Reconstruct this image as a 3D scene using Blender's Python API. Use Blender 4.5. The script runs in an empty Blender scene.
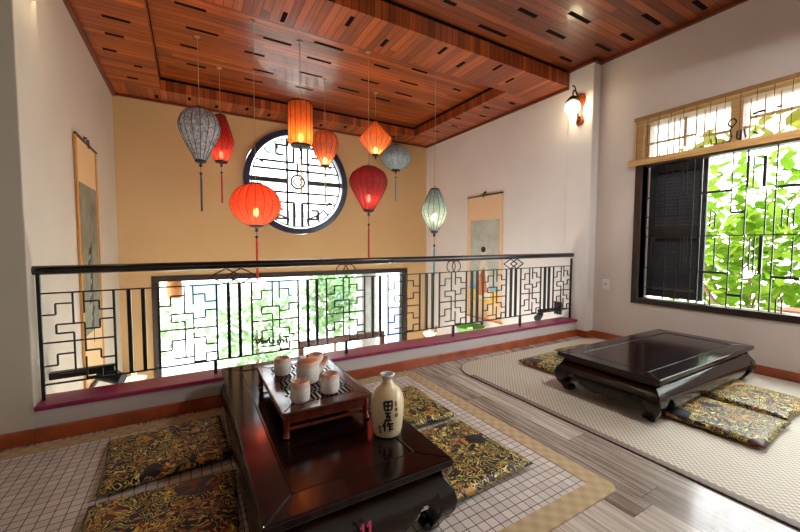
import bpy, math, random
from mathutils import Vector, Matrix
random.seed(7)
R = math.radians
PI = math.pi
scn = bpy.context.scene
COL = scn.collection

# ------------------------------------------------------------------ helpers
class MB:
    """collects shapes; build() links them as ONE mesh object"""
    def __init__(s):
        s.v = []; s.f = []; s.m = []; s.M = None
    def add(s, vs, fs, mi=0):
        n = len(s.v)
        for p in vs:
            p = Vector(p)
            if s.M is not None: p = s.M @ p
            s.v.append(p)
        for f in fs:
            s.f.append([i + n for i in f]); s.m.append(mi)
    def box(s, x0, x1, y0, y1, z0, z1, mi=0):
        s.add([(x0,y0,z0),(x1,y0,z0),(x1,y1,z0),(x0,y1,z0),(x0,y0,z1),(x1,y0,z1),(x1,y1,z1),(x0,y1,z1)],
              [(3,2,1,0),(4,5,6,7),(0,1,5,4),(1,2,6,5),(2,3,7,6),(3,0,4,7)], mi)
    def tube(s, pts, r, n=8, mi=0, cap=True):
        pts = [Vector(p) for p in pts]
        rs = r if isinstance(r, (list, tuple)) else [r]*len(pts)
        vs = []; fs = []
        up = None
        for i, p in enumerate(pts):
            a = pts[max(0,i-1)]; b = pts[min(len(pts)-1,i+1)]
            t = (b-a).normalized()
            if up is None:
                up = Vector((0,0,1)) if abs(t.z) < .9 else Vector((1,0,0))
            x = up.cross(t)
            if x.length < 1e-4: x = Vector((1,0,0)).cross(t)
            x.normalize(); y = t.cross(x); up = y
            for k in range(n):
                a_ = 2*PI*k/n
                vs.append(p + (x*math.cos(a_) + y*math.sin(a_))*rs[i])
        for i in range(len(pts)-1):
            for k in range(n):
                k2 = (k+1) % n
                fs.append((i*n+k, i*n+k2, (i+1)*n+k2, (i+1)*n+k))
        if cap:
            fs.append(tuple(range(n-1,-1,-1))); L = (len(pts)-1)*n
            fs.append(tuple(L+k for k in range(n)))
        s.add(vs, fs, mi)
    def bar(s, p, q, w, d=None, mi=0):
        """square bar from p to q"""
        p = Vector(p); q = Vector(q); t = (q-p).normalized(); d = d or w
        up = Vector((0,0,1)) if abs(t.z) < .9 else Vector((0,1,0))
        x = t.cross(up).normalized(); y = x.cross(t)
        vs = []
        for c in (p, q):
            for a, b in ((-1,-1),(1,-1),(1,1),(-1,1)):
                vs.append(c + x*a*w/2 + y*b*d/2)
        s.add(vs, [(3,2,1,0),(4,5,6,7),(0,1,5,4),(1,2,6,5),(2,3,7,6),(3,0,4,7)], mi)
    def lathe(s, prof, n=32, c=(0,0,0), mi=0, rib=None):
        c = Vector(c); vs = []; fs = []
        for (r, z) in prof:
            for k in range(n):
                a = 2*PI*k/n
                rr = r*(rib(k) if rib else 1)
                vs.append(c + Vector((rr*math.cos(a), rr*math.sin(a), z)))
        for i in range(len(prof)-1):
            for k in range(n):
                k2 = (k+1) % n
                fs.append((i*n+k, i*n+k2, (i+1)*n+k2, (i+1)*n+k))
        s.add(vs, fs, mi)
    def sphere(s, c, r, n=12, mi=0, sc=(1,1,1)):
        c = Vector(c); m = n//2; vs = []; fs = []
        for i in range(m+1):
            t = PI*i/m
            for k in range(n):
                a = 2*PI*k/n
                vs.append(c + Vector((r*sc[0]*math.sin(t)*math.cos(a), r*sc[1]*math.sin(t)*math.sin(a), -r*sc[2]*math.cos(t))))
        for i in range(m):
            for k in range(n):
                k2 = (k+1) % n
                fs.append((i*n+k, i*n+k2, (i+1)*n+k2, (i+1)*n+k))
        s.add(vs, fs, mi)
    def prism(s, poly, fn, d0, d1, mi=0):
        """poly of (u,v); fn(u,v,d)->xyz"""
        n = len(poly)
        vs = [fn(u,v,d0) for u,v in poly] + [fn(u,v,d1) for u,v in poly]
        fs = [tuple(range(n-1,-1,-1)), tuple(range(n,2*n))]
        for k in range(n):
            k2 = (k+1) % n
            fs.append((k,k2,n+k2,n+k))
        s.add(vs, fs, mi)
    def build(s, name, mats, parent=None, smooth=None, bevel=0, seg=2, fix=True):
        me = bpy.data.meshes.new(name)
        me.from_pydata([tuple(v) for v in s.v], [], s.f)
        if not isinstance(mats, (list, tuple)): mats = [mats]
        for m in mats: me.materials.append(m)
        me.polygons.foreach_set('material_index', s.m)
        if fix:
            import bmesh
            bm = bmesh.new(); bm.from_mesh(me)
            bmesh.ops.recalc_face_normals(bm, faces=bm.faces)
            bm.to_mesh(me); bm.free()
        if smooth is not None:
            me.polygons.foreach_set('use_smooth', [True]*len(me.polygons))
            me.set_sharp_from_angle(angle=R(smooth))
        me.update()
        o = bpy.data.objects.new(name, me); COL.objects.link(o)
        if parent is not None: o.parent = parent
        if bevel:
            b = o.modifiers.new('bevel', 'BEVEL'); b.width = bevel; b.segments = seg; b.limit_method = 'ANGLE'; b.angle_limit = R(40)
        return o

def tag(o, label, cat, group=None, kind=None):
    o['label'] = label; o['category'] = cat
    if group: o['group'] = group
    if kind: o['kind'] = kind
    return o
def thing(name, label, cat, loc=(0,0,0), rz=0, group=None):
    o = bpy.data.objects.new(name, None); COL.objects.link(o)
    o.location = loc; o.rotation_euler = (0,0,rz); o.empty_display_size = .1
    return tag(o, label, cat, group)
def struct(o, label=None):
    o['kind'] = 'structure'
    if label: o['label'] = label
    return o
def sempty(name, label, loc=(0,0,0)):
    o = bpy.data.objects.new(name, None); COL.objects.link(o); o.location = loc
    return struct(o, label)
def dup(root, loc, rz, label, name=None):
    r = root.copy(); COL.objects.link(r); r.location = loc; r.rotation_euler = (0,0,rz); r['label'] = label
    for ch in list(root.children):
        c = ch.copy(); COL.objects.link(c); c.parent = r
        for g in list(ch.children):
            d = g.copy(); COL.objects.link(d); d.parent = c
    return r

# ------------------------------------------------------------------ materials
def srgb(r, g, b):
    f = lambda c: (c/255/12.92) if c/255 <= .04045 else ((c/255+.055)/1.055)**2.4
    return (f(r), f(g), f(b), 1)
class NT:
    def __init__(s, name):
        s.mat = bpy.data.materials.new(name); s.mat.use_nodes = True
        s.t = s.mat.node_tree; s.t.nodes.clear()
        s.out = s.n('ShaderNodeOutputMaterial')
    def n(s, typ, **k):
        nd = s.t.nodes.new(typ)
        for a, b in k.items(): setattr(nd, a, b)
        return nd
    def l(s, a, b): s.t.links.new(a, b)
    def val(s, sock, v):
        if hasattr(v, 'is_linked') or isinstance(v, bpy.types.NodeSocket): s.l(v, sock)
        else: sock.default_value = v
    def math(s, op, a, b=0.0, c=None):
        m = s.n('ShaderNodeMath', operation=op)
        s.val(m.inputs[0], a); s.val(m.inputs[1], b)
        if c is not None: s.val(m.inputs[2], c)
        return m.outputs[0]
    def mix(s, f, a, b):
        m = s.n('ShaderNodeMix', data_type='RGBA')
        s.val(m.inputs[0], f); s.val(m.inputs[6], a); s.val(m.inputs[7], b)
        return m.outputs[2]
    def ramp(s, f, stops, interp='LINEAR'):
        r = s.n('ShaderNodeValToRGB'); cr = r.color_ramp; cr.interpolation = interp
        while len(cr.elements) < len(stops): cr.elements.new(.5)
        for e, (p, c) in zip(cr.elements, stops): e.position = p; e.color = c
        s.val(r.inputs[0], f); return r.outputs[0]
    def coord(s): return s.n('ShaderNodeTexCoord').outputs['Object']
    def xyz(s, v):
        q = s.n('ShaderNodeSeparateXYZ'); s.l(v, q.inputs[0]); return q.outputs
    def comb(s, x, y, z):
        q = s.n('ShaderNodeCombineXYZ')
        s.val(q.inputs[0], x); s.val(q.inputs[1], y); s.val(q.inputs[2], z); return q.outputs[0]
    def noise(s, v, scale, detail=2.0, rough=.5, dist=0.0):
        q = s.n('ShaderNodeTexNoise'); s.l(v, q.inputs['Vector'])
        q.inputs['Scale'].default_value = scale; q.inputs['Detail'].default_value = detail
        q.inputs['Roughness'].default_value = rough; q.inputs['Distortion'].default_value = dist
        return q.outputs[0]
    def white(s, v):
        q = s.n('ShaderNodeTexWhiteNoise', noise_dimensions='3D'); s.l(v, q.inputs[0]); return q.outputs[0]
    def bump(s, h, st=.3, d=.01):
        q = s.n('ShaderNodeBump'); q.inputs['Strength'].default_value = st; q.inputs['Distance'].default_value = d
        s.l(h, q.inputs['Height']); return q.outputs[0]
    def bsdf(s, col, rough=.5, metal=0.0, coat=0.0, spec=.5, normal=None, emis=None, es=0.0):
        p = s.n('ShaderNodeBsdfPrincipled')
        s.val(p.inputs['Base Color'], col); s.val(p.inputs['Roughness'], rough)
        p.inputs['Metallic'].default_value = metal; p.inputs['Coat Weight'].default_value = coat
        p.inputs['Coat Roughness'].default_value = .1
        p.inputs['Specular IOR Level'].default_value = spec
        if normal is not None: s.l(normal, p.inputs['Normal'])
        if emis: p.inputs['Emission Color'].default_value = emis; p.inputs['Emission Strength'].default_value = es
        return p.outputs[0]
    def done(s, sh): s.l(sh, s.out.inputs[0]); return s.mat

def simple(name, col, rough=.5, metal=0, coat=0, var=.12, scale=14, spec=.5):
    t = NT(name); n = t.noise(t.coord(), scale, 4)
    dk = tuple(c*(1-var) for c in col[:3])+(1,); lt = tuple(min(1,c*(1+var)) for c in col[:3])+(1,)
    c = t.ramp(n, [(.3,dk),(.7,lt)])
    return t.done(t.bsdf(c, rough, metal, coat, spec))
def emit(name, col, st):
    t = NT(name); e = t.n('ShaderNodeEmission'); e.inputs[0].default_value = col; e.inputs[1].default_value = st
    return t.done(e.outputs[0])
def plaster(name, col, var=.05):
    t = NT(name); co = t.coord()
    n = t.noise(co, 2.2, 5, .6); f = t.noise(co, 60, 3)
    c = t.ramp(n, [(.3, tuple(x*(1-var) for x in col[:3])+(1,)), (.7, col)])
    return t.done(t.bsdf(c, .75, spec=.25, normal=t.bump(f, .12, .003)))
def planks(name, across, along, w, stops, L=1.3, rough=.3, coat=.3, gap=.05, seed=0, grain=1.0):
    """boards: 'across' axis index gives the board, 'along' its length"""
    t = NT(name); q = t.xyz(t.coord())
    u = t.math('DIVIDE', q[across], w); i = t.math('FLOOR', u); fr = t.math('SUBTRACT', u, i)
    w1 = t.white(t.comb(i, 3.3+seed, 1.7))
    vv = t.math('ADD', t.math('DIVIDE', q[along], L), t.math('MULTIPLY', w1, 7.0)); j = t.math('FLOOR', vv)
    fj = t.math('SUBTRACT', vv, j)
    tone = t.white(t.comb(i, j, 5.1+seed))
    ga = t.math('MULTIPLY', q[across], 55.0); gl = t.math('MULTIPLY', q[along], 2.2)
    gr = t.noise(t.comb(ga, gl, t.math('MULTIPLY', tone, 9.0)), 1.0, 5, .6)
    f = t.math('ADD', t.math('MULTIPLY', tone, .46), t.math('MULTIPLY', t.math('SUBTRACT', gr, .30), .9*grain))
    c = t.ramp(f, stops)
    e = t.math('MINIMUM', fr, t.math('SUBTRACT', 1.0, fr))
    em = t.math('LESS_THAN', e, gap)
    e2 = t.math('LESS_THAN', t.math('MINIMUM', fj, t.math('SUBTRACT', 1.0, fj)), .0022/L*1.0)
    ed = t.math('MAXIMUM', em, e2)
    c2 = t.mix(t.math('MULTIPLY', ed, .8), c, (stops[0][1][0]*.25, stops[0][1][1]*.25, stops[0][1][2]*.25, 1))
    r = t.math('ADD', rough, t.math('MULTIPLY', gr, .15))
    h = t.math('SUBTRACT', t.math('MULTIPLY', gr, .15), ed)
    return t.done(t.bsdf(c2, r, 0, coat, .5, t.bump(h, .25, .004)))

RW = [(0.0, srgb(92,36,12)), (.3, srgb(142,62,20)), (.6, srgb(184,86,30)), (1.0, srgb(216,128,56))]
m_cx = planks('ceiling_wood_x', 1, 0, .075, RW, 2.6)
m_cy = planks('ceiling_wood_y', 0, 1, .075, RW, 2.6, seed=2)
m_cr = planks('ceiling_wood_room', 1, 0, .085, [(0.0, srgb(72,28,8)), (.3, srgb(110,46,14)), (.6, srgb(146,68,22)), (1.0, srgb(180,98,42))], 2.6, seed=4)
m_floor = planks('floor_grey_wood', 0, 1, .16, [(0.0, srgb(84,70,58)), (.30, srgb(146,132,118)), (.6, srgb(190,178,164)), (1.0, srgb(220,212,200))], 1.2, rough=.2, coat=.6, gap=.012, grain=1.7)
m_slot = simple('slot_black', (.010,.006,.005,1), .9, spec=.1)
m_cornice = simple('cornice_wood', srgb(104,42,18), .4, coat=.2, scale=30)
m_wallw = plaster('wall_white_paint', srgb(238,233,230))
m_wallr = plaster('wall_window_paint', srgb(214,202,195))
m_walll = plaster('wall_cream_paint', srgb(208,199,182))
m_wallb = plaster('wall_tan_paint', srgb(208,174,126))
m_curb = plaster('curb_grey_paint', srgb(206,200,196), .08)
m_cap = simple('cap_maroon_tile', srgb(150,40,86), .3, var=.2, scale=20)
m_base = simple('baseboard_wood', srgb(166,78,40), .35, coat=.3, scale=8, var=.25)
m_iron = simple('wrought_iron', (.010,.011,.011,1), .35, .3, var=.3)
m_rail = simple('handrail_lacquer', (.012,.009,.008,1), .22, coat=.4)
m_frame = simple('dark_frame_wood', srgb(44,30,24), .35, coat=.2, scale=22, var=.3)
m_door = simple('door_frame_wood', srgb(92,42,26), .4, scale=22, var=.25)
m_concrete = simple('grey_concrete', srgb(150,148,146), .8, var=.2, scale=6)
m_steel = simple('grille_steel', srgb(60,62,60), .3, .7)
m_blackwood = simple('shutter_wood', srgb(42,42,46), .45, var=.3, scale=30)
m_brassdk = simple('aged_bronze', srgb(52,40,28), .4, .6)
m_plastic = simple('white_plastic', srgb(226,224,222), .35, var=.03)
m_darkgrey = simple('dark_socket', srgb(70,70,74), .5)
m_blackmetal = simple('black_metal', (.012,.012,.013,1), .4, .2)

def lacquer():
    t = NT('dark_lacquer'); co = t.coord(); q = t.xyz(co)
    g = t.noise(t.comb(t.math('MULTIPLY', q[0], 3.0), t.math('MULTIPLY', q[1], 40.0), t.math('MULTIPLY', q[2], 40.0)), 1.0, 4)
    c = t.ramp(g, [(.3, srgb(14,8,9)), (.55, srgb(27,13,13)), (.8, srgb(42,19,17))])
    s_ = t.noise(co, 26, 3, .5)
    r = t.math('ADD', .12, t.math('MULTIPLY', s_, .06))
    return t.done(t.bsdf(c, r, 0, .08, .42, t.bump(g, .06, .002)))
m_lac = lacquer()
m_teawood = simple('tea_tray_red_wood', srgb(112,36,16), .25, coat=.5, scale=18, var=.35)
m_teatop = simple('tea_tray_top_wood', srgb(84,40,28), .2, coat=.5, scale=18, var=.3)
m_void = simple('tray_dark_well', srgb(10,6,6), .7)

def brocade():
    t = NT('gold_navy_brocade'); co = t.coord()
    oi = t.n('ShaderNodeObjectInfo'); mp = t.n('ShaderNodeVectorMath', operation='ADD')
    t.l(co, mp.inputs[0]); t.l(t.comb(t.math('MULTIPLY', oi.outputs['Random'], 13.0), t.math('MULTIPLY', oi.outputs['Random'], 7.0), 0.0), mp.inputs[1])
    v = mp.outputs[0]
    q = t.n('ShaderNodeTexNoise'); t.l(v, q.inputs['Vector']); q.inputs['Scale'].default_value = 9; q.inputs['Detail'].default_value = 2
    w = t.n('ShaderNodeVectorMath', operation='MULTIPLY_ADD'); t.l(q.outputs[1], w.inputs[0]); w.inputs[1].default_value = (.16,.16,.16); t.l(v, w.inputs[2])
    # scrolling vine bands: thin iso-lines of a warped noise
    a = t.noise(w.outputs[0], 15, 1.2, .5, 1.2)
    band = t.math('ABSOLUTE', t.math('SUBTRACT', t.math('FRACT', t.math('MULTIPLY', a, 7.0)), .5))
    gold = t.math('LESS_THAN', band, .15)
    b = t.noise(v, 13, 1.0, .5, .9)
    blob = t.math('GREATER_THAN', b, .68)
    red = t.math('GREATER_THAN', t.noise(v, 11, 1, .5, .4), .60)
    dens = t.noise(v, 4.5, 1)
    gold = t.math('MULTIPLY', gold, t.math('GREATER_THAN', dens, .36))
    g2 = t.noise(v, 30, 2)
    base = t.mix(red, srgb(14,15,38), srgb(112,44,34))
    gc = t.mix(t.math('MULTIPLY', t.math('SUBTRACT', g2, .3), 2.4), srgb(190,146,40), srgb(255,246,140))
    c = t.mix(gold, base, gc); c = t.mix(t.math('MULTIPLY', blob, .85), c, t.mix(t.noise(v, 22), srgb(198,92,30), srgb(226,190,70)))
    f = t.noise(v, 260, 1)
    return t.done(t.bsdf(c, .42, 0, 0, .5, t.bump(t.math('ADD', f, gold), .2, .002)))
m_broc = brocade()
m_satin = simple('navy_satin_edge', srgb(40,44,92), .3, var=.3, scale=50)

def gridmat():
    t = NT('bamboo_tile_mat'); q = t.xyz(t.coord())
    w = .046
    def line(ax):
        u = t.math('DIVIDE', q[ax], w); fr = t.math('FRACT', t.math('ADD', u, 100.0))
        return t.math('LESS_THAN', fr, .085), t.math('FLOOR', u)
    a, i = line(0); b, j = line(1)
    ln = t.math('MAXIMUM', a, b)
    tone = t.white(t.comb(i, j, 1.0))
    c = t.ramp(tone, [(0, srgb(214,204,196)), (1, srgb(234,226,218))])
    c = t.mix(ln, c, srgb(66,56,54))
    return t.done(t.bsdf(c, .38, 0, .1, .5, t.bump(t.math('SUBTRACT', 1.0, ln), .3, .003)))
def jacquard():
    t = NT('tan_jacquard_border'); q = t.xyz(t.coord())
    a = t.math('SINE', t.math('MULTIPLY', q[0], 75.0)); b = t.math('SINE', t.math('MULTIPLY', q[1], 75.0))
    p = t.math('MULTIPLY', a, b); n = t.noise(t.coord(), 200, 2)
    c = t.ramp(t.math('ADD', t.math('MULTIPLY', p, .6), n), [(0, srgb(186,162,122)), (1, srgb(208,186,144))])
    return t.done(t.bsdf(c, .7))
def weave():
    t = NT('woven_straw'); q = t.xyz(t.coord())
    a = t.math('SINE', t.math('MULTIPLY', q[0], 190.0)); b = t.math('SINE', t.math('MULTIPLY', q[1], 190.0))
    p = t.math('MULTIPLY', a, b)
    n = t.noise(t.coord(), 5, 3)
    c = t.ramp(t.math('ADD', t.math('MULTIPLY', p, .45), .5), [(.15, srgb(164,154,136)), (.85, srgb(240,234,218))])
    c = t.mix(t.math('MULTIPLY', n, .4), c, srgb(206,196,172))
    return t.done(t.bsdf(c, .5, 0, 0, .4, t.bump(p, .3, .003)))
m_grid = gridmat(); m_jac = jacquard(); m_weave = weave()
m_bind = simple('dark_binding', srgb(72,52,58), .6, scale=60, var=.3)
m_band = simple('grey_band', srgb(140,126,114), .6, scale=80, var=.15)

def ceramic(name, base, spot, rim=None, rz=0):
    t = NT(name); co = t.coord(); n = t.noise(co, 90, 3, .7); q = t.xyz(co)
    c = t.ramp(n, [(.35, spot), (.55, base)])
    if rim:
        k = t.math('ADD', t.math('MULTIPLY', t.math('SUBTRACT', q[2], rz), 26.0), t.math('MULTIPLY', t.noise(co, 22, 3), .9))
        k2 = t.n('ShaderNodeClamp'); t.l(k, k2.inputs[0])
        c = t.mix(k2.outputs[0], c, rim)
    return t.done(t.bsdf(c, .38, 0, .2))
m_cup = ceramic('speckled_cup', srgb(250,244,238), srgb(226,218,210), srgb(226,140,92), .080)
m_pot = ceramic('speckled_pot', srgb(250,244,238), srgb(226,218,210), srgb(230,166,124), .100)
m_bottle = simple('cream_glaze', srgb(248,226,182), .16, coat=.5, var=.05, scale=6)
m_lip = simple('white_glaze', srgb(226,228,226), .15, coat=.4, var=.03)
m_ink = simple('black_ink', (.012,.011,.012,1), .35)
m_pink = simple('pink_paint', srgb(238,70,120), .5, var=.04)

def bamboo():
    t = NT('bamboo_slats'); q = t.xyz(t.coord())
    n = t.noise(t.comb(t.math('MULTIPLY', q[1], 3.0), q[0], t.math('MULTIPLY', q[2], 160.0)), 1.0, 3)
    c = t.ramp(n, [(.3, srgb(206,164,104)), (.7, srgb(242,206,146))])
    d = t.n('ShaderNodeBsdfDiffuse'); t.l(c, d.inputs[0]); tr = t.n('ShaderNodeBsdfTranslucent'); t.l(c, tr.inputs[0])
    mx = t.n('ShaderNodeMixShader'); mx.inputs[0].default_value = .3; t.l(d.outputs[0], mx.inputs[1]); t.l(tr.outputs[0], mx.inputs[2])
    return t.done(mx.outputs[0])
m_bam = bamboo()
def glass():
    t = NT('clear_glass'); tr = t.n('ShaderNodeBsdfTransparent'); tr.inputs[0].default_value = (.95,.98,.97,1)
    g = t.n('ShaderNodeBsdfGlossy'); g.inputs['Roughness'].default_value = .02
    fr = t.n('ShaderNodeFresnel'); fr.inputs[0].default_value = 1.45
    mx = t.n('ShaderNodeMixShader'); t.l(fr.outputs[0], mx.inputs[0]); t.l(tr.outputs[0], mx.inputs[1]); t.l(g.outputs[0], mx.inputs[2])
    return t.done(mx.outputs[0])
m_glass = glass()
def leafmat(name, c0, c1):
    t = NT(name); gi = t.n('ShaderNodeNewGeometry'); r = gi.outputs['Random Per Island']
    c = t.ramp(r, [(0, c0), (1, c1)])
    d = t.n('ShaderNodeBsdfDiffuse'); t.l(c, d.inputs[0]); tr = t.n('ShaderNodeBsdfTranslucent'); t.l(c, tr.inputs[0])
    mx = t.n('ShaderNodeMixShader'); mx.inputs[0].default_value = .45; t.l(d.outputs[0], mx.inputs[1]); t.l(tr.outputs[0], mx.inputs[2])
    return t.done(mx.outputs[0])
m_leaf = leafmat('garden_leaf', srgb(62,100,16), srgb(128,158,48))
m_leaf2 = leafmat('street_leaf', srgb(120,158,108), srgb(176,200,152))
m_bark = simple('bark', srgb(120,92,66), .9, var=.3, scale=30)
m_paving = simple('pale_paving', srgb(214,212,206), .8, var=.08, scale=2)
m_facade = simple('pale_facade', srgb(226,226,220), .8, var=.05, scale=1)
m_brick = simple('brown_brick_post', srgb(128,86,58), .8, var=.3, scale=20)
m_blue = simple('pale_blue_board', srgb(130,140,214), .5, var=.1, scale=4)
m_rattan = simple('brown_rattan', srgb(178,112,56), .6, var=.3, scale=40)

# ------------------------------------------------------------------ the room
XR, XS, XL, YB = 4.44, 4.33, -0.87, 6.33     # window wall, stairwell right wall, stairwell left wall, stairwell back wall
b = MB(); b.box(-3.4, XR, -2.8, 2.83, -.25, 0); struct(b.build('floor', m_floor), 'grey wood plank floor of the tea room')
b = MB(); b.box(-3.4, XR+.3, -2.8, 3.06, 3.43, 3.7)
for x0, x1, y in [(3.31,3.6,2.61),(3.25,3.57,2.31),(4.0,4.29,2.5),(4.05,4.28,2.25),(3.9,4.21,1.96),(4.09,4.32,1.62),(3.9,4.11,2.88),(2.63,3.02,2.91),(2.78,3.03,2.52),(2.09,2.23,2.79),(1.2,1.5,2.3),(2.2,2.5,1.8),(.4,.7,1.6),(3.0,3.3,1.1),(-.6,-.3,2.1),(1.4,1.7,.9)]:
    b.box(x0, x1, y-.022, y+.022, 3.427, 3.44, 1)
ceil = struct(b.build('ceiling', [m_cr, m_slot]), 'red brown plank ceiling over the tea room with black slots')
# stairwell ceiling: lowered frame round a recessed panel
b = MB(); b.box(-.4, 3.85, 3.5, 6.0, 3.40, 3.7)
for x0, x1, y in [(-0.07,0.19,4.04),(0.02,0.32,4.43),(-0.04,0.14,4.84),(0.74,1.04,4.22),(1.24,1.58,4.02),(0.6,0.82,4.62),(0.74,1.0,5.02),(1.26,1.56,4.38),(1.27,1.58,4.79),(0.69,0.92,5.36),(1.34,1.59,5.25),(0.02,0.23,5.29),(2.03,2.24,4.13),(2.49,2.72,3.98),(2.05,2.32,4.58),(2.52,2.81,4.34),(1.87,2.2,4.97),(2.65,2.94,4.7),(3.3,3.44,4.17),(3.28,3.44,4.79),(2.49,2.74,5.02)]:
    b.box(x0, x1, y-.019, y+.019, 3.397, 3.41, 1)
coff = struct(b.build('ceiling_stairwell', [m_cx, m_slot]), 'recessed red brown plank ceiling above the stairwell')
b = MB(); b.box(XL, XS, 3.05, 3.58, 3.23, 3.6)
for y1, y0, x in [(3.3,3.14,1.33),(3.44,3.3,1.77),(3.26,3.11,2.37),(3.38,3.25,2.73),(3.22,3.08,3.14),(3.37,3.24,3.51),(3.55,3.39,0.79),(3.3,3.15,.3),(3.5,3.36,-.2)]:
    b.box(x-.02, x+.02, y0, y1, 3.227, 3.24, 1)
struct(b.build('beam', [m_cy, m_slot]), 'plank clad ceiling beam over the railing')
b = MB(); b.box(XL, XS, 5.89, YB, 3.23, 3.6)
for x, y in [(-.352,6.166),(.044,6.025),(.394,6.148),(.8,6.015),(1.137,6.11),(1.6,6.05),(2.0,6.16),(2.4,6.03),(2.9,6.14),(3.4,6.05)]:
    b.box(x-.02, x+.02, y-.06, y+.06, 3.227, 3.24, 1)
struct(b.build('trim_4', [m_cy, m_slot]), 'lowered ceiling strip along the stairwell back wall')
b = MB(); b.box(XL, -.29, 3.58, 5.89, 3.23, 3.6)
for x0, x1, y in [(-.64,-.43,4.28),(-.67,-.52,4.61),(-.75,-.63,4.98),(-.51,-.43,5.26),(-.62,-.51,5.65),(-.6,-.45,3.8)]:
    b.box(x0, x1, y-.02, y+.02, 3.227, 3.24, 1)
struct(b.build('trim_5', [m_cx, m_slot]), 'lowered ceiling strip along the stairwell left wall')
b = MB(); b.box(3.73, XS, 3.58, 5.89, 3.23, 3.6)
for x, y in [(4.09,3.803),(3.892,4.114),(4.085,4.407),(3.815,4.692),(3.998,5.005),(3.9,5.4)]:
    b.box(x-.06, x+.06, y-.02, y+.02, 3.227, 3.24, 1)
struct(b.build('trim_6', [m_cx, m_slot]), 'lowered ceiling strip along the stairwell right wall')
b = MB(); b.box(-.29, 3.73, 5.884, 5.89, 3.365, 3.40); b.box(3.724, 3.73, 3.58, 5.884, 3.365, 3.40); b.box(-.29, -.284, 3.58, 5.884, 3.365, 3.40)
struct(b.build('trim_shade_recess', m_slot), 'black strip standing in for shade round the recessed ceiling panel')  # black strips put in for the shade at the top of the recess
b = MB(); b.box(XL, XS, 3.044, 3.05, 3.40, 3.43); struct(b.build('trim_shade_beam', m_slot), 'black strip standing in for shade above the beam')  # black strip put in for the shade where beam meets ceiling
# small cornices
b = MB(); b.box(XL, XL+.035, 3.2, YB, 3.19, 3.23); b.box(XL, XS, YB-.03, YB, 3.20, 3.23); b.box(XS-.03, XS, 3.05, YB, 3.20, 3.23)
struct(b.build('trim_7', m_cornice), 'dark wood cornice round the stairwell')
b = MB(); b.box(XR-.035, XR, -2.7, 2.70, 3.39, 3.43); b.box(4.265, 4.30, 2.67, 3.05, 3.39, 3.43); b.box(4.265, XR, 2.665, 2.70, 3.39, 3.43)
struct(b.build('trim_8', m_cornice), 'dark wood cornice above the window wall')
# walls
WY0, WY1, WZ0, WZ1 = -1.7, 2.17, .56, 2.53    # right window opening
b = MB(); b.box(XR, XR+.22, 2.17, 3.02, -.25, 3.5); b.box(XR, XR+.22, -2.8, WY0, -.25, 3.5)
b.box(XR, XR+.22, WY0, WY1, -.25, WZ0); b.box(XR, XR+.22, WY0, WY1, WZ1, 3.5)
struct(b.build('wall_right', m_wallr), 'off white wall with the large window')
b = MB(); b.box(4.30, XR+.22, 2.70, 3.03, -.25, 3.43); struct(b.build('column', m_wallw, bevel=.006), 'white wall column at the end of the railing')
b = MB(); b.box(XS, XS+.3, 3.03, YB+.2, -2.6, 3.5); struct(b.build('wall_stairwell_right', m_wallw), 'white stairwell wall with the hanging scroll')
b = MB(); b.box(XL-.3, XL, 3.2, YB+.2, -2.6, 3.5); struct(b.build('wall_stairwell_left', m_walll), 'cream stairwell wall on the left')
b = MB(); b.box(-3.4, -.805, 2.83, 3.21, -.25, 3.43); struct(b.build('wall_left', m_walll, bevel=.006), 'wall end in shade at the left of the railing')
b = MB(); b.box(-3.6, -3.4, -2.8, 3.2, -.25, 3.5); struct(b.build('wall_far_left', m_walll))
b = MB(); b.box(-3.6, XR+.22, -3.0, -2.8, -.25, 3.5)
struct(b.build('wall_front', m_wallw))
# back wall of the stairwell: wide shop window below, round window above
FX0, FX1, FZ0, FZ1 = -.50, 3.86, -2.35, .70
CX, CZ, CR = 1.65, 2.24, .89
b = MB()
b.box(XL, FX0, YB, YB+.2, -2.6, FZ1); b.box(FX1, XS, YB, YB+.2, -2.6, FZ1); b.box(FX0, FX1, YB, YB+.2, -2.6, FZ0)
N = 96; ring = []; outer = []
x0, x1, z0, z1 = XL, XS, FZ1, 3.5
angs = sorted([2*PI*k/N for k in range(N)] + [math.atan2(z-CZ, x-CX) % (2*PI) for x in (x0,x1) for z in (z0,z1)])
for a in angs:
    c, s_ = math.cos(a), math.sin(a)
    ts = []
    if c > 1e-9: ts.append((x1-CX)/c)
    if c < -1e-9: ts.append((x0-CX)/c)
    if s_ > 1e-9: ts.append((z1-CZ)/s_)
    if s_ < -1e-9: ts.append((z0-CZ)/s_)
    t_ = min(ts); ring.append((CX+CR*c, CZ+CR*s_)); outer.append((CX+t_*c, CZ+t_*s_))
n = len(angs); vs = []; fs = []
for y in (YB, YB+.2):
    vs += [(x,y,z) for x,z in ring] + [(x,y,z) for x,z in outer]
for k in range(n):
    k2 = (k+1) % n
    fs += [(k,k2,n+k2,n+k), (2*n+k,3*n+k,3*n+k2,2*n+k2), (k,2*n+k,2*n+k2,k2), (n+k,n+k2,3*n+k2,3*n+k)]
b.add(vs, fs)
struct(b.build('wall_back', m_wallb), 'tan painted back wall of the stairwell')
b = MB(); b.box(XL-.3, XS+.3, 2.83, YB+.2, -2.8, -2.6); struct(b.build('floor_lower', m_concrete), 'floor of the storey below')
b = MB(); b.box(XL-.3, XS+.3, 2.6, 2.83, -2.8, -.25); struct(b.build('wall_lower', m_walll))
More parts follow.
